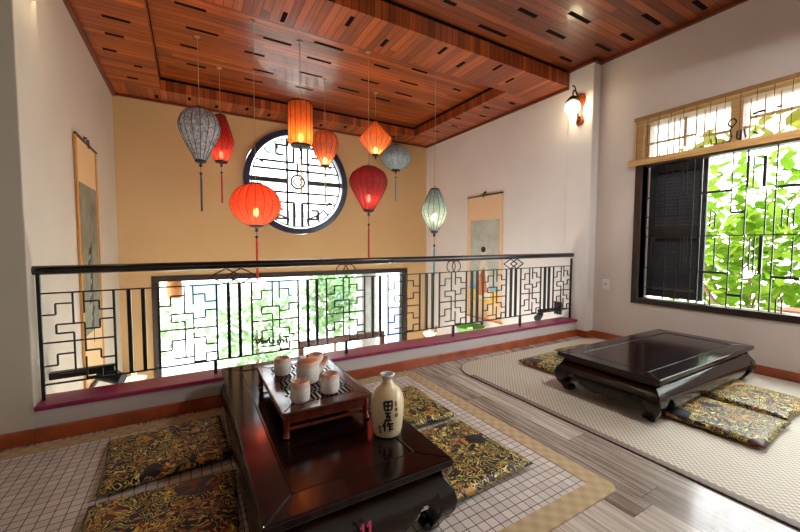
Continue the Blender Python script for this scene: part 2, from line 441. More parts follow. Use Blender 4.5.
# curb under the railing
b = MB(); b.box(-.805, 4.30, 2.83, 3.02, -.25, .185); struct(b.build('wall_curb', m_curb), 'low grey white curb below the railing')
b = MB(); b.box(-.805, 4.30, 2.815, 3.035, .185, .213); struct(b.build('trim_1', m_cap, bevel=.006), 'maroon tile capping along the top of the curb')
b = MB(); b.box(-.805, 4.28, 2.808, 2.83, 0, .085); struct(b.build('baseboard_back', m_base, bevel=.004), 'orange brown wood baseboard below the curb')
b = MB(); b.box(4.278, 4.30, 2.68, 2.83, 0, .085); b.box(4.278, XR, 2.678, 2.70, 0, .085); b.box(XR-.022, XR, -2.7, 2.69, 0, .085)
struct(b.build('baseboard_right', m_base, bevel=.004), 'wood baseboard along the window wall')
b = MB(); b.box(-3.4, -.805, 2.808, 2.83, 0, .085); struct(b.build('baseboard_left', m_base, bevel=.004), 'wood baseboard in shade at the left')

# ------------------------------------------------------------------ windows
# right window
w1 = sempty('window_1', 'large window with iron grille and bamboo blind', (XR, 1.0, WZ0))
def rel(b_, o): b_.M = Matrix.Translation(-Vector(o)); return b_
def mbw(): return rel(MB(), (XR, 1.0, WZ0))
b = mbw(); fx0, fx1 = XR-.02, XR+.12
b.box(fx0, fx1, WY1, WY1+.075, WZ0-.055, WZ1+.04); b.box(fx0, fx1, WY0-.07, WY0, WZ0-.055, WZ1+.04)
b.box(fx0, fx1, WY0, WY1, WZ0-.055, WZ0+.01); b.box(fx0, fx1, WY0, WY1, WZ1-.01, WZ1+.04)
b.box(fx0+.03, fx1, WY0, WY1, 2.05, 2.11); b.box(fx0+.03, fx1, 1.34, 1.43, 2.11, WZ1-.01); b.box(fx0+.03, fx1, .25, .34, 2.11, WZ1-.01); b.box(fx0+.03, fx1, -.85, -.76, 2.11, WZ1-.01)
b.build('window_frame', m_frame, w1, bevel=.005)
b = mbw(); gx = XR+.045
GH = [(2.17,1.953,1.698),(2.17,1.726,1.486),(2.17,1.721,1.365),(2.17,1.639,.915),(2.17,1.681,.696),(2.17,-1.7,1.263)]
GV = [(2.53,.56,2.14),(1.899,1.748,2.085),(1.547,1.362,2.077),(1.261,.922,2.075),(2.53,1.356,1.956),(1.258,.58,1.944),(1.671,1.352,1.834),(.917,.576,1.836),(2.107,1.713,1.809),(2.098,1.709,1.769),(1.255,.921,1.772),(1.255,.92,1.804),(1.254,.923,1.744),(2.53,.56,1.707),(2.53,.56,1.639),(1.487,1.353,1.518),(1.505,1.355,1.556),(.703,.566,1.566),(.707,.571,1.529),(1.249,.921,1.511),(2.53,1.486,1.401),(1.262,.56,1.40),(2.53,1.259,1.297),(1.259,.56,1.293),(1.996,1.705,1.288),(1.989,1.7,1.252),(1.244,.908,1.253),(1.244,.91,1.222),(.908,.56,1.168),(1.697,1.256,1.159),(2.53,1.254,1.1),(1.255,.56,1.099),(1.491,1.332,1.052),(1.487,1.331,1.015),(1.484,1.329,.98),(1.239,.888,.976),(.692,.56,1.058),(.697,.56,1.02),
      (2.53,2.1,2.06),(2.53,1.9,1.9),(2.53,2.1,1.85),(2.53,2.2,1.55),(2.53,2.2,1.2)]
GHT = [(1.646,1.399,1.695),(1.401,1.293,1.482),(1.092,.93,1.683),(1.639,1.406,.901),(1.397,1.292,.692),(1.096,.924,.885),(2.17,1.707,2.30),(1.639,1.297,2.26),(1.297,.93,2.34),(1.956,1.707,2.12),(1.56,1.4,2.16)]
GVT = [(1.256,.908,1.176),(1.973,1.698,1.177),(2.5,2.2,1.8),(2.5,2.3,1.36)]
for y0, y1, z in GH: b.bar((gx,y0,z),(gx,y1,z), .010)
for zz0, zz1, y in GV: b.bar((gx,y,zz0),(gx,y,zz1), .010)
for y0, y1, z in GHT: b.bar((gx,y0,z),(gx,y1,z), .022)
for zz0, zz1, y in GVT: b.bar((gx,y,zz0),(gx,y,zz1), .024)
for dy in (1.24, 2.05, 2.86):   # the same pattern repeats towards the viewer
    for (zz0, zz1, y) in GV:
        if .55 < y-dy+.001 < 3 or y-dy < WY0: continue
        if -1.68 < y-dy < .93: b.bar((gx,y-dy,zz0),(gx,y-dy,zz1), .010)
    for y0, y1, z in GHT:
        if y1-dy > WY0 and y0-dy < .93: b.bar((gx,y0-dy,z),(gx,y1-dy,z), .022)
b.build('grille', m_steel, w1)
# dark wooden shutter leaf closed behind the grille
b = mbw(); sx = XR+.15
sy0, sy1, sz0, sz1 = 1.63, 2.165, .585, 2.07
b.box(sx, sx+.035, sy1-.07, sy1, sz0, sz1); b.box(sx, sx+.035, sy0, sy0+.07, sz0, sz1)
for z in (sz0, 1.24, sz1-.09): b.box(sx, sx+.035, sy0+.07, sy1-.07, z, z+(.15 if z == 1.24 else .09))
sh = b.build('shutter', m_blackwood, w1, bevel=.003)
b = mbw()
z = sz0+.075
while z < sz1-.10:
    if not (1.21 < z < 1.36):
        b.add([(sx+.002,sy0+.06,z),(sx+.002,sy1-.06,z),(sx+.03,sy1-.06,z+.045),(sx+.03,sy0+.06,z+.045),
               (sx+.008,sy0+.06,z-.004),(sx+.008,sy1-.06,z-.004),(sx+.036,sy1-.06,z+.041),(sx+.036,sy0+.06,z+.041)],
              [(0,1,2,3),(7,6,5,4),(0,4,5,1),(1,5,6,2),(2,6,7,3),(3,7,4,0)])
    z += .036
b.build('louvre', m_blackwood, sh)
# bamboo blind, rolled most of the way up
bl = thing('bamboo_blind', 'rolled up bamboo slat blind hanging across the window top', 'blind', (XR-.07, 1.0, 2.58))
def mbb(): return rel(MB(), (XR-.07, 1.0, 2.58))
by0, by1 = -1.85, 2.245
b = mbb(); z = 2.555; k = 0
while z > 2.10:
    b.box(XR-.074, XR-.071, by0, by1, z-.0036, z); z -= .0070; k += 1
b.build('slat_panel', m_bam, bl)
b = mbb()
for i in range(37):
    y = by1-.03-i*.11
    b.box(XR-.0765, XR-.0745, y-.002, y+.002, 2.09, 2.56)
b.build('thread', simple('blind_thread', srgb(70,52,30), .8), bl)
b = mbb(); b.tube([(XR-.085,by0-.02,2.092),(XR-.085,by1+.035,2.092)], .034, 16); b.build('rolled_bamboo', m_bam, bl, smooth=40)
b = mbb(); b.box(XR-.085, XR-.002, by0, by1, 2.552, 2.59); b.build('head_rail', simple('blind_head', srgb(150,112,66), .6, scale=30), bl, bevel=.004)
b = mbb(); xx = XR-.079
def brush(b_, pts, w, fn):
    """brush stroke ribbon with real thickness"""
    n_ = len(pts)
    P = [Vector((p[0],p[1])) for p in pts]; L = []; Rr = []
    for i, p in enumerate(P):
        t_ = (P[min(n_-1,i+1)]-P[max(0,i-1)]).normalized(); q = Vector((-t_.y, t_.x))
        ww = w*(pts[i][2] if len(pts[i]) > 2 else 1)/2
        L.append(p+q*ww); Rr.append(p-q*ww)
    vs = [fn(p.x,p.y,0) for p in L]+[fn(p.x,p.y,0) for p in Rr]+[fn(p.x,p.y,1) for p in L]+[fn(p.x,p.y,1) for p in Rr]
    fs = []
    for i in range(n_-1):
        fs += [(2*n_+i,2*n_+i+1,3*n_+i+1,3*n_+i),(i,n_+i,n_+i+1,i+1),(i,i+1,2*n_+i+1,2*n_+i),(n_+i,3*n_+i,3*n_+i+1,n_+i+1)]
    fs += [(0,2*n_,3*n_,n_),(n_-1,2*n_-1,4*n_-1,3*n_-1)]
    b_.add(vs, fs)
fb = lambda u, v, d: (xx-.0012*d+.001, u, v)
def arc(cx, cy, rx, ry, a0, a1, n_=14): return [(cx+rx*math.cos(R(a0+(a1-a0)*i/n_)), cy+ry*math.sin(R(a0+(a1-a0)*i/n_))) for i in range(n_+1)]
brush(b, arc(1.385, 2.30, .028, .035, -100, 190)+[(1.40,2.24),(1.385,2.17),(1.40,2.13),(1.43,2.115),(1.455,2.13)], .013, fb)
brush(b, [(1.345,2.22),(1.35,2.15),(1.335,2.135),(1.32,2.15),(1.32,2.22),(1.322,2.12),(1.33,2.06)], .013, fb)
brush(b, [(1.30,2.22),(1.285,2.14)], .012, fb)
brush(b, [(1.50,2.20),(1.495,2.13)], .011, fb); brush(b, [(1.54,2.19),(1.535,2.13)], .010, fb)
brush(b, [(1.25,2.335),(1.20,2.345),(1.16,2.34)], .020, fb); brush(b, [(1.10,2.345),(1.06,2.35)], .014, fb)
brush(b, [(1.62,2.14),(1.60,2.115)], .018, fb); brush(b, [(1.98,2.15),(1.975,2.11)], .014, fb); brush(b, [(1.24,2.18),(1.20,2.15)], .014, fb)
b.build('brush_lettering', m_ink, bl)

# round window
w2 = sempty('window_2', 'round lattice window high on the back wall', (CX, YB, CZ))
def ringmesh(b_, r0, r1, y0, y1, n_=96):
    vs = []; fs = []
    for r_, y in ((r0,y0),(r1,y0),(r1,y1),(r0,y1)):
        vs += [(r_*math.cos(2*PI*k/n_), y, r_*math.sin(2*PI*k/n_)) for k in range(n_)]
    for j in range(4):
        for k in range(n_):
            k2 = (k+1) % n_; j2 = (j+1) % 4
            fs.append((j*n_+k, j*n_+k2, j2*n_+k2, j2*n_+k))
    b_.add(vs, fs)
b = MB(); ringmesh(b, .79, .885, -.05, .12); ringmesh(b, .745, .765, .02, .06)
b.build('window_frame', simple('round_frame_paint', srgb(30,40,66), .3, coat=.3), w2, smooth=40)
b = MB(); ly = .05
def seg(p, q, w=.034): b.bar((p[0],ly,p[1]),(q[0],ly,q[1]), w)
for s_ in (-1, 1):
    seg((s_*.18,-.72),(s_*.18,-.17)); seg((s_*.18,.19),(s_*.18,.72)); seg((-.72,s_*.19+.02),(.72,s_*.19+.02))
    seg((s_*.20,.02),(s_*.78,.02), .075)
    for t_ in (-1, 1):
        def k_(pts):
            for p, q in zip(pts, pts[1:]): seg((s_*p[0],t_*p[1]),(s_*q[0],t_*q[1]))
        k_([(.07,.34),(.46,.34)]); k_([(.07,.34),(.07,.60)])
        k_([(.20,.62),(.36,.62),(.36,.46),(.24,.46)])
        k_([(.46,.34),(.62,.34)])
        for a in (28, 44, 60, 76):
            seg((s_*.64*math.cos(R(a)),t_*.64*math.sin(R(a))),(s_*.76*math.cos(R(a)),t_*.76*math.sin(R(a))), .024)
        pp = [(.64*math.cos(R(a)),.64*math.sin(R(a))) for a in range(28, 77, 8)]
        if t_ < 0:
            for p, q in zip(pp, pp[1:]): seg((s_*p[0],t_*p[1]),(s_*q[0],t_*q[1]), .024)
seg((-.07,-.76),(-.07,-.34), .045); seg((.07,-.76),(.07,-.34), .045)
sq = [(-.18,-.17),(.18,-.17),(.18,.21),(-.18,.21),(-.18,-.17)]
for p, q in zip(sq, sq[1:]): seg(p, q)
rr = [(.115*math.cos(2*PI*k/24), .02+.115*math.sin(2*PI*k/24)) for k in range(25)]
for p, q in zip(rr, rr[1:]): seg(p, q, .034)
sq = [(0,-.06),(.08,.02),(0,.10),(-.08,.02),(0,-.06)]
for p, q in zip(sq, sq[1:]): seg(p, q, .024)
seg((0,.135),(0,.34), .03)
b.build('lattice', simple('lattice_iron', srgb(38,48,46), .4), w2)
b = MB(); b.lathe([(.0001,0),(.76,0)], 64); b.M = None
o = b.build('pane', m_glass, w2); o.rotation_euler = (R(90),0,0); o.location = (0,.085,0)

# shop window of the storey below
w3 = sempty('window_3', 'wide shop window of the storey below with dark frame', (1.7, YB, FZ0))
def mb3(): return rel(MB(), (1.7, YB, FZ0))
b = mb3(); b.box(FX0, FX1, YB-.02, YB+.10, FZ1-.085, FZ1); b.box(FX0, FX0+.09, YB-.02, YB+.10, FZ0, FZ1-.085); b.box(FX1-.13, FX1, YB-.02, YB+.10, FZ0, FZ1-.085)
b.box(FX0, FX1, YB-.02, YB+.1, FZ0, FZ0+.08)
b.build('window_frame', m_frame, w3, bevel=.005)
b = mb3(); b.box(1.62, 3.34, YB-.01, YB+.08, -.64, -.55); b.box(1.62, 1.71, YB-.01, YB+.08, FZ0+.08, -.64); b.box(3.25, 3.34, YB-.01, YB+.08, FZ0+.08, -.64)
b.build('door_frame', m_door, w3, bevel=.004)
b = mb3(); b.box(FX0+.09, FX1-.13, YB+.045, YB+.051, FZ0+.08, FZ1-.085); b.build('pane', m_glass, w3)
# lettering on the glass, written to be read from the street
lt = MB()
sc_, bx, bz = .105, 1.47, -.56
fl = lambda u, v, d: (bx-u*sc_, YB+.044-.002*d, bz+v*sc_+u*.012)
def W(pts): brush(lt, pts, .30, fl)
W([(0,1.05),(.5,1.2),(1.0,1.15)]); W([(.55,1.15),(.5,.4),(.35,.05),(.15,.1)])
W([(.95,.6),(.95,.05)]); W([(.95,.45),(1.1,.62),(1.3,.58)])
W(arc(1.65,.32,.22,.27,20,380)); W([(1.9,.6),(1.88,.1),(2.05,.05)]); W([(1.5,1.0),(1.7,.8)])
W(arc(2.75,.32,.22,.28,40,320)); W([(3.2,1.1),(3.15,.05)]); W(arc(3.38,.3,.2,.28,180,0)+[(3.6,.05)])
W([(3.85,.6),(3.85,.05)]); W([(3.85,.8),(3.87,.86)])
W([(4.1,.3),(4.5,.35)]+arc(4.32,.32,.2,.27,10,320)); W([(4.15,.8),(4.33,.98),(4.5,.8)]); W([(4.3,1.2),(4.45,1.02)])
W([(4.75,.6),(4.78,.15),(4.95,.05),(5.15,.2),(5.15,.6),(5.17,.05)])
tag(lt.build('window_lettering', m_ink), 'black cursive lettering on the shop window glass below, seen reversed', 'lettering')

# ------------------------------------------------------------------ railing
rail = thing('railing', 'black wrought iron railing with fretwork panels along the curb', 'railing', (1.75, 2.92, .21))
def mbr(): return rel(MB(), (1.75, 2.92, .21))
zr = lambda x: .999 + (x+.8)*.0088      # the rails run very slightly uphill
zt = lambda x: .860 + (x+.8)*.0085
zb = lambda x: .305 + (x+.8)*.0075
YR = 2.92
b = mbr(); b.tube([(-.805,YR,zr(-.805)),(4.30,YR,zr(4.30))], .028, 16);  
b.build('handrail', m_rail, rail, smooth=50)
b = mbr(); b.bar((-.785,YR,zt(-.785)),(4.288,YR,zt(4.288)), .009); b.bar((-.785,YR,zb(-.785)),(4.288,YR,zb(4.288)), .010); b.build('rail_rod', m_iron, rail)
for x in (-.785, 4.285):
    b = mbr(); b.bar((x,YR,.213),(x,YR,1.0), .018); b.build('post', m_iron, rail)
for x in (.14, 1.16, 2.345, 3.345):
    b = mbr(); b.bar((x,YR,.213),(x,YR,zb(x)), .022); b.build('support_leg', m_iron, rail)
PW = .352
for i in range(9):
    xs = -.785+.590*i; b = mbr()
    top, bot = zt(xs+.18), zb(xs+.18); hh = top-bot
    P = lambda u, v: (xs+u*PW, YR, top-v*hh)
    def ln(u0, v0, u1, v1, w=.0095): b.bar(P(u0,v0), P(u1,v1), w)
    ln(0,0,0,1,.013); ln(1,0,1,1,.013)
    for v0, v1 in ((0,.35),(.45,.90)): ln(.43,v0,.43,v1)
    for v0, v1 in ((0,.24),(.35,.68),(.74,1)): ln(.58,v0,.58,v1)
    for o_ in (0, .56):
        def L_(v): return v+o_ <= 1.0
        ln(0,.24+o_,.2,.24+o_); ln(.2,.24+o_,.2,.12+o_); ln(.2,.12+o_,.43,.12+o_)
        ln(.2,.35+o_,.58,.35+o_); 
        if L_(.45): ln(.2,.35+o_,.2,.45+o_); ln(.2,.45+o_,.43,.45+o_)
        ln(.58,.11+o_,.79,.11+o_); ln(.79,.11+o_,.79,.21+o_); ln(.79,.21+o_,1,.21+o_)
        ln(.79,.32+o_,1,.32+o_); ln(.79,.32+o_,.79,.42+o_); ln(.58,.42+o_,.79,.42+o_)
    ln(0,.545,1,.545)
    b.build('fret_panel', m_iron, rail)
    if i < 8:
        for dx in (.430, .506):
            b = mbr(); b.bar((xs+dx,YR,zt(xs+dx)),(xs+dx,YR,zb(xs+dx)), .022); b.build('baluster', m_iron, rail)
def orn_d(xc):
    b = mbr(); z0 = zt(xc); z1 = zr(xc)-.026; zc = (z0+z1)/2; h_ = (z1-z0)/2
    for dx in (-.052, .052):
        q = [(xc+dx-.105,zc),(xc+dx,zc+h_),(xc+dx+.105,zc),(xc+dx,zc-h_),(xc+dx-.105,zc)]
        for p_, q_ in zip(q, q[1:]): b.bar((p_[0],YR,p_[1]),(q_[0],YR,q_[1]), .009)
    b.build('diamond_ornament', m_iron, rail)
def orn_c(xc):
    b = mbr(); z0 = zt(xc); z1 = zr(xc)-.026; zc = (z0+z1)/2; h_ = (z1-z0)/2
    for dx in (-.034, .034):
        b.tube([(xc+dx+h_*.95*math.cos(2*PI*k/28),YR,zc+h_*math.sin(2*PI*k/28)) for k in range(29)], .005, 6, cap=False)
    b.build('ring_ornament', m_iron, rail, smooth=60)
orn_d(.273); orn_d(3.223); orn_c(1.16); orn_c(2.345)

# black spotlights on arms that light the scrolls
def arm_spot(name, label, xw, sgn):
    t = thing(name, label, 'spotlight', (xw, 3.12, .30), 0, 'arm spotlights behind the railing')
    b = MB(); b.bar((0,0,0),(sgn*.40,0,.005), .05, .045); b.build('arm', m_blackmetal, t, bevel=.004)
    b = MB(); b.box(-.0 if sgn > 0 else -.03, .03 if sgn > 0 else 0, -.05, .05, -.07, .10); b.build('wall_plate', m_blackmetal, t, bevel=.004)
    b = MB(); b.tube([(sgn*.37,0,-.02),(sgn*.37,0,-.06)], .012, 8); b.tube([(sgn*.30,.05,-.05),(sgn*.44,-.01,-.085)], [.035,.045], 14); b.bar((sgn*.33,0,-.03),(sgn*.42,0,-.03), .02)
    b.build('lamp_head', m_blackmetal, t, smooth=40)
    return t
arm_spot('arm_spotlight', 'black spotlight on a wall arm behind the left railing end', XL, 1)
arm_spot('arm_spotlight', 'black spotlight on a wall arm behind the right railing end', XS, -1)

# ------------------------------------------------------------------ low tables
def low_table(label, loc, rz):
    """local x is the long side"""
    t = thing('low_table', label, 'table', loc, rz, 'low lacquer tables')
    L, Wd, H = 1.62, .72, .30
    a, c = L/2, Wd/2
    # frame of four mitred boards
    b = MB(); fw = .115
    bd = [[(-a,-c),(a,-c),(a-fw,-c+fw),(-a+fw,-c+fw)], [(a,-c),(a,c),(a-fw,c-fw),(a-fw,-c+fw)], [(a,c),(-a,c),(-a+fw,c-fw),(a-fw,c-fw)], [(-a,c),(-a,-c),(-a+fw,-c+fw),(-a+fw,c-fw)]]
    for q in bd:
        cx = sum(p[0] for p in q)/4; cy = sum(p[1] for p in q)/4
        q2 = [(cx+(x-cx)*.9992, cy+(y-cy)*.9985) for x, y in q]
        b.prism(q2, lambda u, v, d: (u, v, d), .266, H)
    top = b.build('top_frame', m_lac, t, bevel=.006, seg=3)
    b = MB(); b.box(-a+fw+.003, a-fw-.003, -c+fw+.003, c-fw-.003, .268, H-.003); b.build('top_panel', m_lac, t, bevel=.003)
    b = MB(); z0, z1 = H-.004, H+.0015; i0, i1 = fw-.002, fw+.006
    b.box(-a+i0, a-i0, -c+i0, -c+i1, z0, z1); b.box(-a+i0, a-i0, c-i1, c-i0, z0, z1); b.box(-a+i0, -a+i1, -c+i1, c-i1, z0, z1); b.box(a-i1, a-i0, -c+i1, c-i1, z0, z1)
    b.build('inlay_bead', m_lac, t, bevel=.002)
    b = MB(); b.box(-a+.035, a-.035, -c+.035, c-.035, .238, .266); b.build('waist', m_lac, t, bevel=.004)
    pr = [(.245,-.036),(.225,-.016),(.20,.002),(.17,.016),(.13,.022),(.09,.016),(.06,.002)]
    def out(z):
        for (za, oa), (zb_, ob) in zip(pr, pr[1:]):
            if za >= z >= zb_: return oa+(ob-oa)*(za-z)/(za-zb_)
        return pr[0][1] if z > pr[0][0] else pr[-1][1]
    low = [(0,.095),(.02,.125),(.04,.150),(.065,.158),(.09,.142),(.12,.108),(.16,.084),(.20,.070),(.235,.066),(.265,.074),(.33,.070)]
    def lowz(u, S):
        d_ = min(u, S-u)-.075
        if d_ <= 0: return .10
        for (ua, za), (ub, zb_) in zip(low, low[1:]):
            if ua <= d_ <= ub: return za+(zb_-za)*(d_-ua)/(ub-ua)
        return .088
    for side in range(4):
        S = L if side % 2 == 0 else Wd
        b = MB(); n_ = 64; m_ = 8; vs = []; fs = []
        for layer in (0, 1):
            for i in range(n_+1):
                u = .03+(S-.06)*i/n_; lz = lowz(u, S)
                for j in range(m_+1):
                    z = .243+(lz-.243)*j/m_; o_ = out(z)-.012-layer*.022
                    w_ = u-S/2
                    if side == 0: vs.append((w_, -c-o_, z))
                    elif side == 1: vs.append((a+o_, w_, z))
                    elif side == 2: vs.append((-w_, c+o_, z))
                    else: vs.append((-a-o_, -w_, z))
        K = (n_+1)*(m_+1); q = m_+1
        for i in range(n_):
            for j in range(m_):
                A = i*q+j
                fs += [(A,A+1,A+q+1,A+q),(K+A,K+A+q,K+A+q+1,K+A+1)]
            fs += [(i*q+m_,K+i*q+m_,K+(i+1)*q+m_,(i+1)*q+m_),(i*q,(i+1)*q,K+(i+1)*q,K+i*q)]
        b.add(vs, fs)
        for j in range(m_):
            pass
        b.build('apron', m_lac, t, smooth=50)
    # cabriole legs curling inward to a scroll foot
    for sx_, sy_ in ((-1,-1),(1,-1),(1,1),(-1,1)):
        b = MB()
        path = [(.245,-.040,.036),(.21,-.006,.041),(.17,.019,.043),(.13,.028,.042),(.09,.021,.039),(.06,.005,.035),(.035,-.012,.030),(.012,-.024,.026),(0,-.027,.022)]
        vs = []; fs = []
        for z, o_, h_ in path:
            # outer corner follows the bulge, the section hangs inward from it
            ox, oy = a-.012+o_, c-.012+o_
            for du, dv in ((0,0),(-2*h_,0),(-2*h_,-2*h_),(0,-2*h_)):
                vs.append((sx_*(ox+du), sy_*(oy+dv), z))
        for i in range(len(path)-1):
            for k in range(4):
                k2 = (k+1) % 4; fs.append((i*4+k,i*4+k2,(i+1)*4+k2,(i+1)*4+k))
        fs += [(0,1,2,3), tuple((len(path)-1)*4+k for k in range(4))]
        b.add(vs, fs)
        # scroll curl at the toe
        cxx, cyy = sx_*(a-.092), sy_*(c-.092)
        for ax in (0, 1):
            p0 = [cxx, cyy, .026]; p1 = [cxx, cyy, .026]
            p0[1-ax] = (sy_*(c-.036) if ax == 0 else sx_*(a-.036)); p1[1-ax] = (sy_*(c-.09) if ax == 0 else sx_*(a-.09))
            b.tube([p0, p1], .020, 16)
        b.build('leg', m_lac, t, smooth=35, bevel=.006)
    return t
TL = low_table('dark lacquer low table marked 11, holding the tea tray', (.525, 1.90, .0080), PI/2)
TR = low_table('empty dark lacquer low table on the woven mat by the window', (3.345, 1.46, .0096), 0)
TR.scale = (1.0, 1.02, 1.0)
# pink table number on the near end of the left table
b = MB()
for k in (0, 1):
    ox = .020*k
    q = [(-.013+ox,.030),(-.004+ox,.046),(.003+ox,.046),(-.0045+ox,-.004),(.002+ox,-.006),(.0015+ox,-.013),(-.016+ox,-.013),(-.0155+ox,-.006),(-.0105+ox,-.004),(-.0055+ox,.034),(-.0115+ox,.026)]
    b.prism(q, lambda u, v, d: (u*1.25-.32*v, v*1.15, d), 0, .003)
o = b.build('table_number', m_pink, TL); o['label'] = 'pink painted number 11'
o.rotation_euler = (R(90+14),0,R(-90)); o.location = (-.8325, .034, .166)

# tea tray
tray = thing('tea_tray', 'red brown wooden slatted tea tray standing on the left table', 'tray', (.536, 1.905, .3100), R(0))
tw, tl, th_ = .212, .352, .118
b = MB(); fw = .055
for q in ([(-tw,-tl),(tw,-tl),(tw-fw,-tl+fw*1.3),(-tw+fw,-tl+fw*1.3)], [(tw,-tl),(tw,tl),(tw-fw,tl-fw),(tw-fw,-tl+fw*1.3)], [(tw,tl),(-tw,tl),(-tw+fw,tl-fw),(tw-fw,tl-fw)], [(-tw,tl),(-tw,-tl),(-tw+fw,-tl+fw*1.3),(-tw+fw,tl-fw)]):
    b.prism(q, lambda u, v, d: (u, v, d), th_-.016, th_)
b.build('top_frame', m_teatop, tray, bevel=.004)
b = MB(); ix = tw-fw; iy0, iy1 = -tl+fw*1.3, tl-fw
nrow = 5; pitch = (iy1-iy0)/nrow
for r_ in range(nrow+1):
    y = iy0+r_*pitch; b.box(-ix, ix, y-.012, y+.012, th_-.012, th_-.002)
k = -ix
while k < ix:
    b.box(k, k+.012, iy0, iy1, th_-.011, th_-.002); k += .023
b.build('drain_slats', m_teatop, tray)
b = MB(); b.box(-ix-.02, ix+.02, iy0-.02, iy1+.02, th_-.045, th_-.03); b.build('drip_tray', m_void, tray)
b = MB(); t0, t1 = th_-.058, th_-.016
b.box(-tw+.012, tw-.012, -tl+.012, -tl+.03, t0, t1); b.box(-tw+.012, tw-.012, tl-.03, tl-.012, t0, t1)
b.box(-tw+.012, -tw+.03, -tl+.03, tl-.03, t0, t1); b.box(tw-.03, tw-.012, -tl+.03, tl-.03, t0, t1)
b.build('apron', m_teawood, tray, bevel=.004)
for s_ in (-1, 1):
    b = MB(); b.box(-tw+.03, tw-.03, s_*(tl-.027)-.006, s_*(tl-.027)+.006, .026, .040)
    b.build('stretcher', m_teawood, tray, bevel=.003)
for sx_ in (-1, 1):
    for sy_ in (-1, 1):
        b = MB(); x, y = sx_*(tw-.022), sy_*(tl-.022)
        b.tube([(x-sx_*.003,y-sy_*.003,th_-.016),(x,y,.05),(x-sx_*.001,y-sy_*.001,.025),(x+sx_*.003,y+sy_*.003,0)], [.017,.015,.012,.016], 10)
        b.build('foot', m_teawood, tray, smooth=50)

# cups and pot
def cup_mesh():
    b = MB(); prof = [(.001,0),(.036,0),(.042,.004),(.045,.02),(.046,.05),(.0445,.08),(.041,.092),(.0385,.094),(.0375,.09),(.040,.07),(.040,.02),(.036,.010),(.001,.010)]
    b.lathe(prof, 28, rib=lambda k: 1+.012*math.sin(k*1.7)); return b
tz = .4282
cs = [(.433,2.055,'small speckled tea cup at the back left of the tray'),(.428,1.655,'small speckled tea cup at the front left of the tray'),(.582,1.685,'small speckled tea cup at the front right of the tray'),(.617,2.035,'small orange rimmed tea cup half hidden behind the teapot')]
c0 = None
for i, (x, y, lab) in enumerate(cs):
    if c0 is None:
        c0 = cup_mesh().build('tea_cup', m_cup, None, smooth=50); o = c0
    else:
        o = c0.copy(); COL.objects.link(o)
    o.location = (x, y, tz); o.rotation_euler = (0,0,i*1.3); tag(o, lab, 'cup', 'tea cups on the tray')
pot = thing('teapot', 'speckled stoneware teapot in the middle of the cups', 'teapot', (.527, 1.875, tz), R(4))
b = MB(); b.lathe([(.001,0),(.048,0),(.056,.006),(.060,.03),(.061,.07),(.058,.10),(.054,.112),(.050,.114),(.049,.109),(.053,.09),(.054,.02),(.001,.012)], 32); b.build('body', m_pot, pot, smooth=50)
b = MB(); b.lathe([(.051,.110),(.050,.116),(.036,.124),(.012,.128),(.001,.129)], 28); b.build('lid', m_cup, pot, smooth=50)
b = MB(); b.lathe([(.001,.126),(.008,.127),(.007,.133),(.012,.139),(.010,.146),(.001,.148)], 16); b.build('knob', m_cup, pot, smooth=60)
b = MB(); b.tube([(.050,0,.045),(.074,0,.062),(.092,0,.092),(.108,0,.118)], [.022,.018,.014,.011], 14); b.build('spout', m_cup, pot, smooth=60)

# bottle
BX, BY = .755, 1.405
bt = thing('ceramic_bottle', 'cream ceramic bottle with black brush characters beside the tea tray', 'bottle', (BX, BY, .3070))
prof = [(.001,0),(.058,0),(.063,.004),(.068,.03),(.0735,.08),(.0755,.12),(.0745,.155),(.068,.182),(.054,.204),(.036,.219),(.0265,.229),(.0235,.240),(.0235,.252)]
b = MB(); b.lathe(prof, 48); b.build('body', m_bottle, bt, smooth=60)
b = MB(); b.lathe([(.0235,.248),(.026,.255),(.0335,.261),(.0345,.266),(.031,.270),(.024,.268),(.020,.258),(.018,.235),(.001,.232)], 32); o = b.build('lip', m_lip, bt, smooth=60); o['label'] = 'white glazed lip'
def brad(z):
    for (r0, z0_), (r1, z1_) in zip(prof, prof[1:]):
        if z0_ <= z <= z1_ and z1_ > z0_: return r0+(r1-r0)*(z-z0_)/(z1_-z0_)
    return .07
a_c = math.atan2(-BY, -BX)
def fbt(u, v, d):
    r_ = brad(v)+.0002+.0009*d; a_ = a_c+u/.074
    return (r_*math.cos(a_), r_*math.sin(a_), v)
b = MB()
def ch(strokes, cx, cz, w, h, sw):
    for st in strokes:
        pts = []
        for p, q in zip(st, st[1:]):
            for i in range(5):
                f_ = i/5; pts.append((p[0]+(q[0]-p[0])*f_, p[1]+(q[1]-p[1])*f_))
        pts.append(st[-1]); m_ = len(pts)
        brush(b, [(cx+(u-.5)*w, cz+(v-.5)*h, 1.15-.5*abs(i/(m_-1)-.25)) for i, (u, v) in enumerate(pts)], sw, fbt)
TA = [[(.05,.95),(.12,.1)],[(.05,.9),(.95,.98),(.88,.15)],[(.5,.9),(.48,.15)],[(.2,.55),(.82,.58)],[(.12,.12),(.88,.16)]]
GO = [[(.1,.95),(.9,.99)],[(.5,.95),(.35,.05)],[(.2,.55),(.78,.6),(.68,.05)],[(0,.03),(1,.06)]]
SA = [[(.3,1),(.02,.5)],[(.2,.7),(.2,0)],[(.6,1),(.42,.55)],[(.5,.75),(1,.8)],[(.66,.75),(.64,0)],[(.65,.5),(.95,.54)],[(.65,.25),(.98,.22)]]
ch(TA, .004, .150, .040, .044, .0085); ch(GO, .003, .104, .032, .036, .0085); ch(SA, .003, .058, .050, .046, .0085)
ch(GO, .039, .158, .014, .016, .0026); ch(SA, .040, .132, .014, .018, .0026); ch(TA, .041, .106, .013, .016, .0026)
ch(SA, -.036, .052, .015, .016, .003); ch(GO, -.034, .034, .014, .014, .003)
